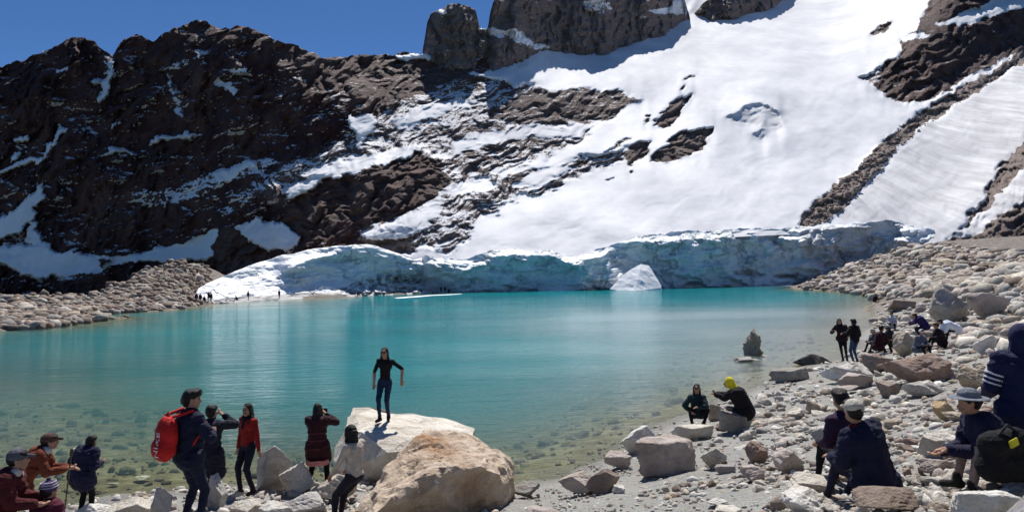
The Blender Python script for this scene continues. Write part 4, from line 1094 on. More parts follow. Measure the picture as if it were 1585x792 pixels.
def blob(name, prims, voxel, mats, classify=None, parent=None, smooth_it=2, wrinkle=0.0):
    bm = bmesh.new()
    for p in prims:
        if p[0] == 'c': seg_mesh(bm, *p[1:5])
        else: ell_mesh(bm, *p[1:])
    me = bpy.data.meshes.new('tmp'); bm.to_mesh(me); bm.free()
    o = bpy.data.objects.new('tmp', me); COL.objects.link(o)
    md = o.modifiers.new('r', 'REMESH'); md.mode = 'VOXEL'; md.voxel_size = voxel
    sm = o.modifiers.new('s', 'SMOOTH'); sm.iterations = smooth_it; sm.factor = 0.5
    dg = bpy.context.evaluated_depsgraph_get()
    nm = bpy.data.meshes.new_from_object(o.evaluated_get(dg))
    bpy.data.objects.remove(o); bpy.data.meshes.remove(me)
    nm.name = name
    nm.materials.clear()
    for m in mats: nm.materials.append(m)
    if wrinkle:
        co = np.empty(len(nm.vertices) * 3, np.float32); nm.vertices.foreach_get('co', co); co = co.reshape(-1, 3)
        no = np.empty(len(nm.vertices) * 3, np.float32); nm.vertices.foreach_get('normal', no); no = no.reshape(-1, 3)
        w = ridged(co[:, 0] * 5 + co[:, 1] * 3, co[:, 2] * 9 + co[:, 1] * 2, 3, 3) * wrinkle
        nm.vertices.foreach_set('co', (co + no * w[:, None]).ravel())
    nm.polygons.foreach_set('use_smooth', np.ones(len(nm.polygons), bool))
    if classify is not None:
        c = np.array([p.center[:] for p in nm.polygons])
        nm.polygons.foreach_set('material_index', classify(c).astype(np.int32))
    nm.update()
    ob = bpy.data.objects.new(name, nm); COL.objects.link(ob)
    if parent is not None: ob.parent = parent
    return ob

def ik(a, t, l1, l2, hint):
    a = Vector(a); t = Vector(t); d = t - a; L = min(max(d.length, 0.05), (l1 + l2) * 0.999)
    dn = d.normalized(); t = a + dn * L
    x = (l1 * l1 - l2 * l2 + L * L) / (2 * L); h = math.sqrt(max(l1 * l1 - x * x, 0))
    hv = Vector(hint); hv = hv - dn * hv.dot(dn)
    if hv.length < 1e-3: hv = Vector((0, 1, 0))
    return a + dn * x + hv.normalized() * h, t

SKIN = cloth((0.42, 0.24, 0.16), 0.6, 'skin')
HAIRM = cloth((0.012, 0.010, 0.010), 0.45, 'hair')

def person(label, loc, yaw, H=1.68, pose=None, top=(0.02, 0.02, 0.03), bottom=(0.02, 0.025, 0.05), shoe=(0.03, 0.02, 0.02), sleeve=1.0, hair='short', coat=None, hat=None, voxel=0.014, bulk=0.0, group=None, face=False, skirt=None, glasses=False, hood=None, scarf=None):
    P = dict(pel=(0, 0, .93), chest=(0, 0.01, 1.28), neck=None, head=(0, .035, 1.585), hl=(-.27, .05, .84), hr=(.27, .05, .84), fl=(-.10, 0, .08), fr=(.10, 0, .08),
             kl=(0, 1, 0), kr=(0, 1, 0), el=(-.3, -1, 0), er=(.3, -1, 0), tw=0.0, fd=None)
    P.update(pose or {})
    V = Vector
    pel, chest, head = V(P['pel']), V(P['chest']), V(P['head'])
    up = (chest - pel).normalized()
    rt = Matrix.Rotation(P['tw'], 3, 'Z') @ V((1, 0, 0)); rt = (rt - up * rt.dot(up)).normalized()
    fw = up.cross(rt).normalized()
    neck = chest + up * .15
    sh = {s: chest + up * .10 + rt * (.165 * s) for s in (-1, 1)}
    hp = {s: pel + V((1, 0, 0)) * (.09 * s) - up * .03 for s in (-1, 1)}
    el = {}; ha = {}; kn = {}; an = {}
    for s, h, e, f, k in ((-1, 'hl', 'el', 'fl', 'kl'), (1, 'hr', 'er', 'fr', 'kr')):
        el[s], ha[s] = ik(sh[s], P[h], .285, .25, P[e])
        kn[s], an[s] = ik(hp[s], P[f], .43, .43, P[k])
    B = []  # (class, prim)
    b = bulk
    rotT = Matrix((rt, fw, up)).transposed()
    hd = (head - neck).normalized()
    B.append(('top', ('c', pel + up * .05, chest, .115 + b, .125 + b)))
    B.append(('top', ('e', chest + up * .02, (.165 + b, .115 + b, .16), rotT)))
    B.append(('bot', ('e', pel, (.165 + b * .5, .12 + b * .5, .12), rotT)))
    B.append(('skin', ('c', neck - up * .02, head - hd * .05, .055, .052)))
    B.append(('skin', ('e', head, (.076, .095, .112))))
    fdir = V(P['fd']) if P['fd'] else V((0, 1, 0)); fdir.normalize()
    sdir = fdir.cross(V((0, 0, 1))).normalized()
    B.append(('skin', ('c', head + fdir * .085 + V((0, 0, .005)), head + fdir * .108 - V((0, 0, .022)), .012, .016)))
    B.append(('skin', ('e', head + fdir * .045 - V((0, 0, .06)), (.05, .05, .05))))
    for s in (-1, 1): B.append(('skin', ('c', head + sdir * (.078 * s) + V((0, 0, .015)), head + sdir * (.076 * s) - V((0, 0, .02)), .016, .012)))
    for s in (-1, 1):
        B.append(('top', ('c', chest + up * .08, sh[s], .07 + b * .5, .062 + b * .6)))
        B.append(('arm', ('c', sh[s], el[s], .052 + b * .6, .041 + b * .5)))
        B.append(('fore', ('c', el[s], ha[s], .040 + b * .5, .028 + b * .35)))
        # hand: palm, four fingers and a thumb, slightly curled
        dv = (ha[s] - el[s]).normalized()
        side = dv.cross(V((0, 0, 1)) if abs(dv.z) < .8 else V((0, 1, 0))).normalized()
        curl = side.cross(dv).normalized() * s
        ex = side
        B.append(('hand', ('c', ha[s], ha[s] + dv * .055, .026, .030)))
        for i, (o_, L_) in enumerate(((-.027, .062), (-.009, .072), (.009, .068), (.026, .052))):
            a0 = ha[s] + dv * .07 + ex * o_; a1 = a0 + dv * L_ * .55 + curl * .008; a2 = a1 + dv * L_ * .4 + curl * .028
            B.append(('hand', ('c', a0, a1, .0105, .0095))); B.append(('hand', ('c', a1, a2, .0095, .0085)))
        t0 = ha[s] + dv * .02 - ex * .026; t1 = t0 + dv * .035 - ex * .028 + curl * .012; t2 = t1 + dv * .03 - ex * .004 + curl * .016
        B.append(('hand', ('c', t0, t1, .012, .011))); B.append(('hand', ('c', t1, t2, .011, .009)))
        B.append(('bot', ('c', hp[s], kn[s], .088 + b * .3, .058 + b * .2)))
        B.append(('bot', ('c', kn[s], an[s], .056 + b * .2, .038 + b * .2)))
        calf = kn[s] + (an[s] - kn[s]) * .3
        B.append(('bot', ('c', calf, calf + (an[s] - kn[s]) * .15, .056, .05)))
        ff = V(P.get('toe', (0, 1, 0))) + V((.25 * s, 0, 0)); ff.normalize()
        B.append(('shoe', ('c', an[s] - V((0, 0, .035)) - ff * .03, an[s] - V((0, 0, .045)) + ff * .14, .042, .035)))
        B.append(('shoe', ('c', an[s] - V((0, 0, .03)), an[s] + V((0, 0, .06)), .045, .043)))
    if skirt == 'wide': pass
    cls = {'top': 0, 'arm': 0, 'fore': 0 if sleeve > .6 else 2, 'bot': 1, 'skin': 2, 'hand': 2, 'shoe': 3}
    segs = []
    for c_, p in B:
        if p[0] == 'c': segs.append((np.array(p[1]), np.array(p[2]), p[3], p[4], cls[c_]))
        else: segs.append((np.array(p[1]) - np.array(up) * .03, np.array(p[1]) + np.array(up) * .03, min(p[2]), min(p[2]), cls[c_]))
    def classify(c):
        best = np.full(len(c), 9.0); idx = np.zeros(len(c))
        for a, b2, r1, r2, k in segs:
            e = b2 - a; t_ = np.clip(((c - a) @ e) / (e @ e + 1e-9), 0, 1)
            d = np.linalg.norm(c - (a + t_[:, None] * e), axis=1) - (r1 + (r2 - r1) * t_)
            m = d < best; best[m] = d[m]; idx[m] = k
        return idx
    root = bpy.data.objects.new('person', None); COL.objects.link(root)
    root.location = loc; root.rotation_euler = (0, 0, yaw); s_ = H / 1.70; root.scale = (s_, s_, s_)
    tag(root, label, 'person', group)
    blob('body', [p for _, p in B], voxel, [cloth(top), cloth(bottom), SKIN, cloth(shoe)], classify, root, 2, 0.012)
    # hair
    hv = max(voxel * .9, .011)
    up0 = V((0, 0, 1))
    if hair and not hood:
        hp_ = [('e', head - fdir * .022 + up0 * .022, (.088, .098, .112))]
        if hair == 'short':
            hp_ += [('e', head + up0 * .07 + fdir * .02, (.08, .085, .06))]
        if hair == 'big':
            hp_ += [('e', head + up0 * .075 + fdir * .02, (.088, .10, .062)), ('e', head + up0 * .10 + fdir * .06, (.055, .045, .036)), ('e', head - fdir * .05 + up0 * .0, (.09, .075, .09))]
        if hair in ('long', 'verylong'):
            L_ = .34 if hair == 'long' else .46
            tail = head - fdir * .10 - up0 * L_
            hp_ += [('c', head - fdir * .055, head - fdir * .09 - up0 * L_ * .6, .085, .075), ('c', head - fdir * .09 - up0 * L_ * .6, tail, .07, .035)]
            for s in (-1, 1): hp_ += [('c', head + sdir * .065 * s + up0 * .02, head + sdir * .095 * s - up0 * L_ * .6 - fdir * .02, .032, .024)]
        # keep the face free
        blob('hair', hp_, hv, [HAIRM], None, root, 1, 0.016)
    if hood:
        blob('hood', [('e', head - fdir * .03 + up0 * .015, (.105, .115, .135)), ('c', neck, head - fdir * .05, .11, .10)], hv, [cloth(hood)], None, root, 2, .006)
    if coat:
        col, length, extra = coat
        cp = [('c', pel, chest + up * .02, .15 + extra, .155 + extra), ('e', chest + up * .04, (.19 + extra, .14 + extra, .16), rotT), ('c', chest + up * .10, neck + up * .01, .10, .08)]
        for s in (-1, 1):
            cp += [('c', sh[s], el[s], .072 + extra * .6, .060 + extra * .5), ('c', el[s], el[s] + (ha[s] - el[s]) * .9, .058 + extra * .5, .045 + extra * .3), ('c', chest + up * .08, sh[s], .09, .078 + extra * .5)]
            if length > 0:
                th = (kn[s] - hp[s])
                end = hp[s] + th * min(length, 1.0)
                cp += [('c', hp[s], end, .13 + extra, .115 + extra)]
        if length > 0: cp += [('c', pel, (hp[-1] + hp[1] + (kn[-1] - hp[-1] + kn[1] - hp[1]) * min(length, 1)) / 2, .15 + extra, .13 + extra)]
        blob('coat', cp, voxel, [cloth(col)], None, root, 2, .024)
    if scarf:
        blob('scarf', [('c', neck - rt * .06, neck + rt * .06 + fw * .03, .075, .075), ('c', neck + fw * .07, neck + fw * .12 - up * .16, .05, .04)], hv, [cloth(scarf)], None, root)
    if skirt:
        e1 = pel - up0 * .34
        blob('skirt', [('c', pel - up0 * .02, e1, .15, .17)], voxel, [cloth(skirt)], None, root)
    if hat:
        kind, hc = hat
        if kind == 'beanie':
            blob('hat', [('e', head + up0 * .055 - fdir * .01, (.102, .112, .095)), ('e', head + up0 * .165 - fdir * .01, (.03, .03, .03))], hv, [cloth(hc)], None, root)
        elif kind == 'cap':
            blob('hat', [('e', head + up0 * .05 - fdir * .012, (.100, .112, .092)), ('c', head + up0 * .045 + fdir * .08, head + up0 * .03 + fdir * .16, .03, .02)], hv, [cloth(hc)], None, root)
        elif kind == 'sun':
            h_ = blob('hat', [('e', head + up0 * .085, (.098, .108, .075)), ('e', head + up0 * .055, (.19, .20, .013))], .009, [cloth(hc)], None, root, 1)
    if face or glasses:
        for s in (-1, 1):
            if not glasses:
                blob('eye', [('e', head + fdir * .088 + sdir * .03 * s + up0 * .012, (.012, .009, .008))], .004, [cloth((.02, .015, .012), .3, 'eye')], None, root, 1)
        blob('mouth', [('c', head + fdir * .092 - sdir * .018 - up0 * .048, head + fdir * .092 + sdir * .018 - up0 * .048, .006, .006)], .004, [cloth((.28, .07, .06), .5, 'lips')], None, root, 1)
    if glasses:
        blob('sunglasses', [('e', head + fdir * .096 + sdir * .032 + up0 * .014, (.027, .012, .02)), ('e', head + fdir * .096 - sdir * .032 + up0 * .014, (.027, .012, .02)), ('c', head + fdir * .10 - sdir * .02 + up0 * .016, head + fdir * .10 + sdir * .02 + up0 * .016, .005, .005)], .005, [cloth((.008, .008, .01), .2, 'lens')], None, root, 1)
    J = dict(pel=pel, chest=chest, neck=neck, head=head, sh=sh, el=el, ha=ha, kn=kn, an=an, up=up, rt=rt, fw=fw)
    return root, J

def band(parent, z, r, col, name, rx=1.0, ry=.8, h=.02, c=(0, 0)):
    bm = bmesh.new(); bmesh.ops.create_cone(bm, cap_ends=False, segments=40, radius1=r, radius2=r, depth=h)
    bmesh.ops.solidify(bm, geom=bm.faces, thickness=.012)
    for v in bm.verts: v.co = Vector((v.co.x * rx + c[0], v.co.y * ry + c[1], v.co.z + z + .006 * math.sin(v.co.x * 30)))
    me = bpy.data.meshes.new(name); bm.to_mesh(me); bm.free(); me.materials.append(cloth(col))
    o = bpy.data.objects.new(name, me); COL.objects.link(o); o.parent = parent; return o

def wloc(root, p):
    return Matrix.Translation(root.location) @ Matrix.Rotation(root.rotation_euler.z, 4, 'Z') @ Matrix.Scale(root.scale[0], 4) @ Vector(p)

def gz1(p): return float(ground_z(p.x, p.y)[0])
NAVY = (0.012, 0.014, 0.035); BLACK = (0.008, 0.008, 0.011); MAROON = (0.045, 0.012, 0.018)
PI = math.pi
# woman walking on the slab, arms out
p = wz(598, 651, 1.06)
person('woman in black T-shirt and jeans standing with arms out on the cream slab', p, R(172), 1.60, dict(hl=(-.40, .05, .96), hr=(.27, .05, .88), el=(-1, -.4, 0), er=(1, -.4, 0), fl=(-.02, -.10, .08), fr=(.10, .16, .10), kl=(0, 1, 0), pel=(.02, 0, .92), head=(.01, .04, 1.585)),
       top=BLACK, bottom=(0.012, 0.028, 0.07), shoe=(0.02, 0.015, 0.015), sleeve=.4, hair='long', voxel=.011, glasses=True)
# man with the red backpack
p = wp(293, 812, 8.3); p.z = 1.02
rootb, J = person('man with dark swept hair in a navy jacket wearing the red backpack', p, R(-38), 1.78, dict(hl=(-.04, .22, 1.10), hr=(.10, .24, 1.16), el=(-1, -.3, -.3), er=(1, -.2, -.5), fl=(-.16, 0, .08), fr=(.16, .02, .08), fd=(.55, 1, 0)),
       top=NAVY, bottom=(0.015, 0.018, 0.04), shoe=(.03, .03, .03), hair='big', coat=(NAVY, 0.05, .015), voxel=.010, face=True)
# his backpack
def backpack():
    root = bpy.data.objects.new('backpack', None); COL.objects.link(root)
    q = wloc(rootb, J['chest'] - J['fw'] * .27 - J['up'] * .10)
    root.location = q; root.rotation_euler = (0, 0, rootb.rotation_euler.z)
    tag(root, 'red backpack with white lettering on the back of the man in navy', 'backpack')
    red = cloth((0.50, 0.016, 0.014), .7); dk = cloth((0.22, .008, .01), .7)
    bagm = blob('bag', [('e', (0, 0, .02), (.17, .12, .25)), ('e', (0, -.03, -.12), (.18, .13, .17)), ('e', (0, .03, .10), (.13, .09, .17))], .012, [red], None, root, 3, .008)
    blob('pocket', [('e', (0, -.10, -.12), (.13, .07, .13))], .012, [red], None, root, 3, .004)
    for s in (-1, 1):
        blob('strap', [('c', (.10 * s, .04, .26), (.13 * s, .26, .30), .022, .022), ('c', (.13 * s, .26, .30), (.16 * s, .42, .12), .022, .022), ('c', (.16 * s, .42, .12), (.17 * s, .24, -.12), .020, .016)], .012, [red], None, root)
    blob('handle', [('c', (-.03, .02, .27), (0, .02, .31), .01, .01), ('c', (0, .02, .31), (.03, .02, .27), .01, .01)], .006, [dk], None, root)
    blob('zip', [('c', (-.10, -.085, .10), (0, -.11, .16), .006, .006), ('c', (0, -.11, .16), (.10, -.085, .10), .006, .006)], .005, [dk], None, root)
    cu = bpy.data.curves.new('t', 'FONT'); cu.body = 'NIKE'; cu.size = .15; cu.extrude = .004; cu.align_x = 'CENTER'
    to = bpy.data.objects.new('t', cu); COL.objects.link(to)
    dg = bpy.context.evaluated_depsgraph_get(); me = bpy.data.meshes.new_from_object(to.evaluated_get(dg)); bpy.data.objects.remove(to)
    # wrap the word on the bag's curved left back side, reading upwards
    bm = bmesh.new(); bm.from_mesh(me)
    bmesh.ops.triangulate(bm, faces=bm.faces)
    bmesh.ops.subdivide_edges(bm, edges=[e for e in bm.edges if e.calc_length() > .03], cuts=2)
    from mathutils.bvhtree import BVHTree
    b2 = bmesh.new(); b2.from_mesh(bagm.data); bvh = BVHTree.FromBMesh(b2); b2.free()
    for v in bm.verts:
        a = R(306) - v.co.y * 4.2
        zz = v.co.x * .95 - .06
        dd = Vector((math.cos(a), math.sin(a), 0))
        hit = bvh.ray_cast(dd * 1.0 + Vector((0, -.02, zz)), -dd)
        pt = hit[0] if hit[0] is not None else dd * .17 + Vector((0, 0, zz))
        v.co = pt + dd * (.006 + max(v.co.z, 0))
    bm.to_mesh(me); bm.free(); me.name = 'lettering'; me.materials.clear(); me.materials.append(cloth((.8, .8, .8), .6))
    lo = bpy.data.objects.new('lettering', me); COL.objects.link(lo); lo.parent = root
    return root
backpack()
# booted woman behind him, camera at her face
p = wp(326, 786, 10.6); p.z = .52
person('woman in a long dark coat and brown boots half behind the man with the backpack', p, R(-12), 1.64, dict(hl=(-.08, .22, 1.50), hr=(.10, .22, 1.50), el=(-1, -.2, -1), er=(1, -.2, -1), fl=(-.08, .06, .08), fr=(.10, -.08, .08)),
       top=NAVY, bottom=BLACK, shoe=(.14, .06, .035), hair='short', coat=((.014, .014, .028), .75, .02), voxel=.012)
# girl in red
p = wp(386, 762, 11.9); p.z = .32
person('girl in a red sweater and dark scarf standing by the grey boulder', p, R(150), 1.62, dict(hl=(-.30, .02, .84), hr=(.24, .06, .86), fl=(-.10, 0, .08), fr=(.10, .12, .08), pel=(.02, 0, .93), fd=(-.25, 1, 0)),
       top=(.24, .015, .014), bottom=(.014, .014, .03), hair='long', bulk=.018, scarf=BLACK, voxel=.011, face=True)
# striped coat
p = wp(492, 772, 11.9); p.z = .30
rs, Js = person('woman in a dark striped coat with pink hem raising her arms to take a picture', p, R(-3), 1.62, dict(hl=(-.07, .26, 1.44), hr=(.09, .26, 1.44), el=(-1, -.1, -.8), er=(1, -.1, -.8), fl=(-.19, -.02, .08), fr=(.17, .04, .08), head=(0, .05, 1.57)),
       top=MAROON, bottom=BLACK, hair='long', coat=((.035, .010, .014), .62, .018), skirt=None, voxel=.011)
for z_ in (1.16, 1.02, .86): band(rs, z_, .186, (.12, .03, .035), 'stripe', 1.0, .92)
band(rs, .60, .20, (.55, .20, .18), 'hem', 1.08, .9, .09)
# long-haired woman in beige, leaning on a rock
p = wp(524, 812, 9.9); p.z = .46
person('long-haired woman in a beige top resting against the rock beside the largest boulder', p, R(62), 1.62, dict(pel=(0, -.34, .84), chest=(0, -.34, 1.20), head=(0, -.26, 1.49), fl=(-.10, .0, .08), fr=(.10, .06, .08), hl=(-.16, .02, .80), hr=(.16, .0, .80), fd=(.1, 1, 0)),
       top=(.46, .40, .34), bottom=(.018, .016, .028), shoe=(.02, .02, .03), hair='verylong', bulk=.012, voxel=.011)
# navy anorak at the water
p = wp(129, 779, 11.4); p.z = .06
person('person in a navy anorak and black leggings standing at the water edge on the left', p, R(-14), 1.50, dict(hl=(-.20, .16, 1.02), hr=(.22, .20, 1.10), pel=(0, -.04, .93), chest=(.04, .04, 1.26), head=(.07, .12, 1.52), fl=(-.10, 0, .08), fr=(.09, .06, .08)),
       top=NAVY, bottom=BLACK, shoe=(.35, .33, .32), hair='short', coat=((.016, .016, .045), .38, .05), voxel=.012)
# left corner group
p = wp(44, 830, 9.2); p.z = .60
ro, Jo = person('person in a rust-brown jacket and cap leaning on a hiking stick at the left edge', p, R(-62), 1.60, dict(pel=(0, -.12, .90), chest=(0, .10, 1.20), head=(0, .26, 1.42), hl=(-.10, .50, .98), hr=(.14, .48, 1.02), fl=(-.1, 0, .08), fr=(.1, .1, .08)),
       top=(.16, .04, .02), bottom=(.10, .035, .02), hair='short', hat=('cap', (.10, .05, .04)), coat=((.17, .042, .022), .3, .01), voxel=.012, scarf=(.6, .58, .55))
hs = wloc(ro, Jo['ha'][1])
blob_root = blob('hiking_stick', [('c', hs + Vector((.06, .02, .18)), hs + Vector((-.10, .05, -1.0)), .013, .010), ('c', hs + Vector((.06, .02, .18)), hs + Vector((.07, .02, .26)), .022, .024)], .010, [cloth((.13, .08, .05))])
tag(blob_root, 'wooden hiking stick held by the person in rust-brown', 'stick')
p = wp(6, 850, 7.4); p.z = .90
person('person in dark red jacket with cream trim and grey cap at the left edge', p, R(-70), 1.60, dict(pel=(0, -.15, .78), chest=(0, .02, 1.10), head=(0, .14, 1.38), hl=(-.12, .36, .86), hr=(.14, .36, .86), fl=(-.1, .1, .08), fr=(.1, .15, .08)),
       top=MAROON, bottom=(.03, .012, .02), hair='short', hat=('cap', (.10, .10, .12)), coat=((.075, .012, .014), .35, .03), scarf=(.62, .55, .46), voxel=.012)
p = wp(72, 880, 7.6); p.z = .43
rp, Jp = person('person in a purple knitted hat and maroon puffer jacket at the bottom left', p, R(-25), 1.45, dict(),
       top=(.04, .008, .02), bottom=(.04, .02, .03), hair='short', hat=('beanie', (.075, .05, .13)), coat=((.085, .012, .03), .2, .05), voxel=.012)
for z_ in (1.645, 1.675, 1.705): band(rp, z_, .108 - (z_ - 1.645) * .3, (.45, .42, .5), 'stripe', 1, 1.08, .012, (0, .02))
# squatting woman
g = ghit(1080, 660)
person('woman in a dark teal jacket squatting at the water edge', g, R(165), 1.62, dict(pel=(0, -.16, .34), chest=(0, .0, .70), head=(0, .06, 1.04), fl=(-.14, .18, .08), fr=(.14, .20, .08), hl=(-.02, .36, .60), hr=(.16, .22, .44), kl=(-.5, 1, .5), kr=(.3, 1, .6), el=(-1, 0, -.5), er=(1, 0, -.5)),
       top=(.010, .022, .03), bottom=BLACK, shoe=(.12, .06, .05), hair='long', coat=((.012, .030, .038), .1, .015), glasses=True, voxel=.013)
# yellow hood
g = ghit(1136, 667)
ry, Jy = person('person with a yellow hood in a black jacket sitting on a boulder with a phone', g, R(62), 1.70, dict(pel=(0, -.30, .50), chest=(0, -.12, .86), head=(0, .10, 1.14), fl=(-.10, .22, .08), fr=(.12, .16, .08), hl=(-.06, .40, .86), hr=(.10, .40, .84), kl=(0, 1, .5), kr=(0, 1, .5)),
       top=BLACK, bottom=(.012, .012, .016), shoe=(.10, .03, .02), hood=(.72, .62, .03), coat=((.010, .009, .012), .15, .05), voxel=.013)
def box_thing(name, loc, dims, rot, mat, label, cat, bev=.006):
    bm = bmesh.new(); bmesh.ops.create_cube(bm, size=1, matrix=Matrix.Diagonal((*dims, 1)))
    bmesh.ops.bevel(bm, geom=bm.edges, offset=bev, segments=2, affect='EDGES')
    me = bpy.data.meshes.new(name); bm.to_mesh(me); bm.free(); me.materials.append(mat)
    o = bpy.data.objects.new(name, me); COL.objects.link(o); o.location = loc; o.rotation_euler = rot
    tag(o, label, cat); return o
box_thing('smartphone', wloc(ry, (Jy['ha'][-1] + Jy['ha'][1]) / 2 + Vector((0, .05, .06))), (.16, .012, .08), (R(-30), 0, R(62)), cloth((.01, .01, .012), .2, 'phone'), 'black smartphone held by the yellow-hooded person', 'phone')
box_thing('smartphone', wloc(rs, Vector((0.01, .33, 1.50))), (.15, .012, .075), (0, 0, R(-3)), cloth((.01, .01, .012), .2, 'phone'), 'black smartphone held up by the woman in the striped coat', 'phone')
# couple at the lake
p = wp(1306, 556, 26.5); p.z = .45
person('slim woman in dark clothes leaning towards the man in jeans at the lake', p, R(150), 1.72, dict(hl=(-.18, .16, 1.02), hr=(.3, .2, 1.2), chest=(.07, 0, 1.28), pel=(.04, 0, .93), head=(.12, .03, 1.58), fl=(-.12, 0, .08), fr=(.02, .14, .08)),
       top=(.03, .012, .022), bottom=(.012, .012, .02), hair='long', coat=((.022, .010, .018), .05, .015), voxel=.02)
p = wp(1324, 557, 25.5); p.z = .48
person('man in a black sweater and blue jeans standing beside the slim woman at the lake', p, R(20), 1.74, dict(hl=(-.34, .22, 1.15), hr=(.22, .12, .90)),
       top=BLACK, bottom=(.03, .06, .14), hair='big', coat=(BLACK, 0, .02), voxel=.02)
# groups on the right bank
SIT = dict(pel=(0, -.22, .30), chest=(0, -.10, .66), head=(0, .0, .98), fl=(-.14, .30, .08), fr=(.14, .32, .08), hl=(-.12, .26, .50), hr=(.12, .28, .50), kl=(-.2, 1, .8), kr=(.2, 1, .8))
def sit(px, py, yaw, label, coat, H=1.7, bottom=BLACK, hat=None, hair='short', hood=None, pose=None, voxel=.022, lift=0.0):
    g = ghit(px, py); g.z += lift; q = dict(SIT); q.update(pose or {})
    return person(label, g, R(yaw), H, q, top=coat, bottom=bottom, hair=hair, hat=hat, hood=hood, coat=(coat, .1, .04), voxel=voxel, group='people resting on the right bank')
sit(1366, 547, -70, 'person in dark maroon sitting low in the nearest seated group', (.03, .008, .014), 1.95)
sit(1352, 545, 100, 'person in grey with a pale hat sitting left of the one in dark maroon', (.09, .08, .10), 1.7, hat=('cap', (.35, .33, .33)))
sit(1374, 540, 40, 'person in a pale cap half hidden behind the one in dark maroon', (.02, .02, .03), 1.8, hat=('cap', (.5, .48, .47)))
sit(1381, 512, 150, 'person in a white and grey top sitting by the inlet', (.45, .47, .55), 1.75)
sit(1428, 551, 190, 'person in a grey jacket and white cap sitting before the wide boulder', (.10, .12, .17), 1.6, hat=('cap', (.65, .65, .65)))
g = ghit(1426, 524)
person('person in a dark blue jacket bending forward over the seated group', g, R(75), 1.72, dict(pel=(0, -.2, .62), chest=(0, .02, .94), head=(0, .26, 1.12), hl=(-.1, .5, .72), hr=(.1, .5, .76), fl=(-.12, .1, .08), fr=(.12, .15, .08)), top=(.02, .014, .09), bottom=(.03, .02, .03), hair='short', coat=((.022, .014, .085), .1, .05), voxel=.022, group='people resting on the right bank')
g = ghit(1468, 530)
person('person in a white jacket bending far forward beside the square block', g, R(80), 1.75, dict(pel=(0, -.35, .55), chest=(0, .02, .74), head=(0, .30, .86), hl=(-.12, .36, .36), hr=(.12, .38, .36), fl=(-.12, .12, .08), fr=(.12, .15, .08)), top=(.65, .70, .80), bottom=BLACK, hair='short', coat=((.66, .72, .84), .0, .05), voxel=.022, group='people resting on the right bank')
sit(1450, 541, 80, 'person in black sitting between the dark blue and the white jacket', (.015, .010, .016), 1.7)
sit(1356, 468, 200, 'small distant figure in maroon sitting on the far rocks', (.05, .012, .02), 1.7, voxel=.03)
sit(1374, 461, 160, 'small distant figure in dark teal sitting on the far rocks', (.008, .035, .045), 1.8, voxel=.03)
# cap wearer in front
base = seat_front.location
p = wp(1352, 800, 7.5); p.z = 1.35
person('person in navy jacket and cream cap sitting with back to the viewer', p, R(18), 1.80, dict(pel=(0, -.06, .40), chest=(-.10, .0, .82), head=(-.17, .06, 1.14), fl=(-.18, .46, .08), fr=(.16, .48, .08), hl=(-.26, .30, .60), hr=(.10, .32, .58), kl=(-.1, 1, 1), kr=(.1, 1, 1)),
       top=NAVY, bottom=(.02, .02, .04), hair='short', hat=('cap', (.52, .48, .40)), coat=((.012, .014, .04), .12, .055), scarf=(.18, .012, .012), voxel=.012)
p = wp(1316, 790, 8.4); p.z = 1.30
person('person with black hair in dark purple close behind the cap wearer', p, R(14), 1.72, dict(pel=(0, -.06, .44), chest=(-.04, .0, .86), head=(-.06, .04, 1.20), fl=(-.14, .40, .08), fr=(.14, .42, .08), hl=(-.2, .28, .60), hr=(.16, .30, .60), kl=(0, 1, 1), kr=(0, 1, 1)),
       top=(.03, .015, .04), bottom=BLACK, hair='big', coat=((.030, .014, .040), .1, .02), voxel=.012)
# right edge: crouching person with bag, and the hooded one
p = wp(1530, 792, 6.4); p.z = 1.98
person('person in a grey brimmed hat crouching beside the black bag at the right edge', p, R(78), 1.62, dict(pel=(0, -.24, .34), chest=(0, .0, .64), head=(0, .14, .92), fl=(-.14, .20, .08), fr=(.14, .22, .08), hl=(-.05, .36, .44), hr=(.10, .38, .38), kl=(-.2, 1, .7), kr=(.2, 1, .7), fd=(0, 1, -.2)),
       top=(.02, .018, .05), bottom=(.30, .22, .19), shoe=(.02, .02, .02), hair='short', hat=('sun', (.17, .19, .22)), coat=((.018, .016, .045), 0, .03), voxel=.011)
def black_bag():
    root = bpy.data.objects.new('bag', None); COL.objects.link(root)
    q = wp(1552, 700, 5.9); root.location = (q.x, q.y, q.z - .26); root.rotation_euler = (0, 0, R(15))
    tag(root, 'black bag with a yellow badge lying against the crouching person', 'bag')
    blob('bag_body', [('c', (-.14, 0, .14), (.20, 0, .12), .13, .14), ('c', (-.12, 0, .34), (.16, 0, .36), .12, .12), ('c', (-.15, 0, .16), (-.1, 0, .36), .11, .10)], .014, [cloth(BLACK)], None, root, 3, .01)
    bm = bmesh.new(); bmesh.ops.create_cube(bm, size=1, matrix=Matrix.Translation((-.03, -.128, .38)) @ Matrix.Rotation(R(-18), 4, 'Y') @ Matrix.Diagonal((.10, .02, .07, 1)))
    bmesh.ops.bevel(bm, geom=bm.edges, offset=.006, segments=2, affect='EDGES')
    me = bpy.data.meshes.new('badge'); bm.to_mesh(me); bm.free(); me.materials.append(cloth((.55, .50, .04)))
    o = bpy.data.objects.new('badge', me); COL.objects.link(o); o.parent = root
    blob('strap', [('c', (-.12, -.06, .44), (0, -.05, .52), .014, .014), ('c', (0, -.05, .52), (.12, -.06, .44), .014, .014)], .009, [cloth((.02, .02, .03))], None, root)
black_bag()
p = wp(1592, 790, 6.6); p.z = 1.78
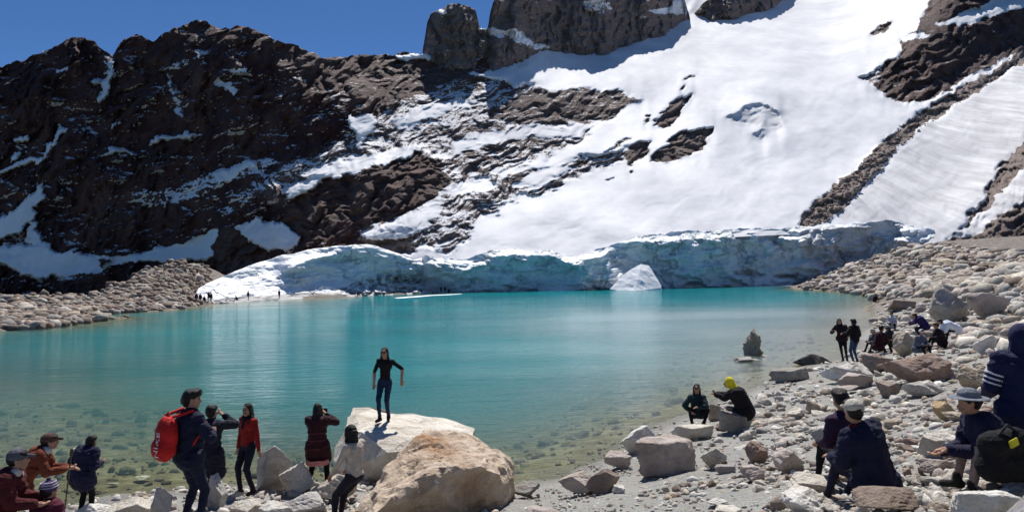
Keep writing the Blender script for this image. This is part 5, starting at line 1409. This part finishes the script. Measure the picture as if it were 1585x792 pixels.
rh, Jh = person('person in a navy hooded jacket with three white sleeve stripes standing at the right edge', p, R(-20), 1.80, dict(hl=(-.22, .25, 1.0), hr=(.22, .25, 1.0)),
       top=NAVY, bottom=(.03, .03, .06), hood=(.014, .018, .06), coat=((.014, .018, .06), .2, .03), voxel=.012)
for k in range(3):
    a = Jh['sh'][-1].lerp(Jh['el'][-1], .52 + .16 * k); d = (Jh['el'][-1] - Jh['sh'][-1]).normalized()
    bm = bmesh.new()
    bmesh.ops.create_cone(bm, cap_ends=True, segments=24, radius1=.094 - .004 * k, radius2=.093 - .004 * k, depth=.016, matrix=Matrix.Translation(a) @ Vector((0, 0, 1)).rotation_difference(d).to_matrix().to_4x4())
    me = bpy.data.meshes.new('stripe'); bm.to_mesh(me); bm.free(); me.materials.append(cloth((.7, .7, .72)))
    o = bpy.data.objects.new('stripe', me); COL.objects.link(o); o.parent = rh

# far figures on the opposite shore: one of each kind, then copies
far = []
for kind, col_, ps, lab in (('a', (.05, .012, .02), dict(), ''), ('b', (.012, .012, .02), dict(hl=(-.5, .1, 1.7), hr=(.5, .1, 1.7)), ''), ('c', (.03, .02, .03), SIT, '')):
    r_, _ = person('distant dark figure on the far shore', (0, 0, 0), 0, 1.7, ps, top=col_, bottom=BLACK, coat=(col_, .1, .03), voxel=.035)
    far.append(r_)
FAR = [(304, 468, 0, 'in maroon, leftmost at the foot of the moraine'), (310, 469, 0, 'second from left at the foot of the moraine'), (316, 467, 2, 'sitting between two standing ones below the moraine'), (323, 467, 1, 'with raised arms before the snow bank'), (327, 468, 0, 'right of the one with raised arms'), (365, 466, 2, 'sitting alone at the foot of the snow bank'), (384, 465, 0, 'standing alone at the foot of the snow bank'), (432, 462, 0, 'on the dark strip under the snow bank'),
       (555, 458, 2, 'by the dirty rubble below the ice hollow'), (683, 454, 0, 'left of three at the cave in the ice cliff'), (689, 454, 0, 'middle of three at the cave in the ice cliff'), (695, 454, 2, 'right of three at the cave in the ice cliff')]
used = set()
for (x, y, k, lab) in FAR:
    src = far[k]
    if k not in used: o = src; used.add(k); 
    else:
        o = src.copy(); COL.objects.link(o)
        for ch in list(src.children):
            c_ = ch.copy(); COL.objects.link(c_); c_.parent = o
    Yb = float(np.interp(x, [300, 400, 460, 560, 620, 672, 700], [109, 124, 132, 142, 154, 160, 163]))
    q = wp(x, y, Yb); q.z = max(q.z, 0.02)
    o.location = q; o.rotation_euler = (0, 0, random.uniform(0, 6)); sc_ = random.uniform(.95, 1.1); o.scale = (sc_,) * 3
    o['label'] = 'distant dark figure ' + lab; o['group'] = 'people on the far shore'
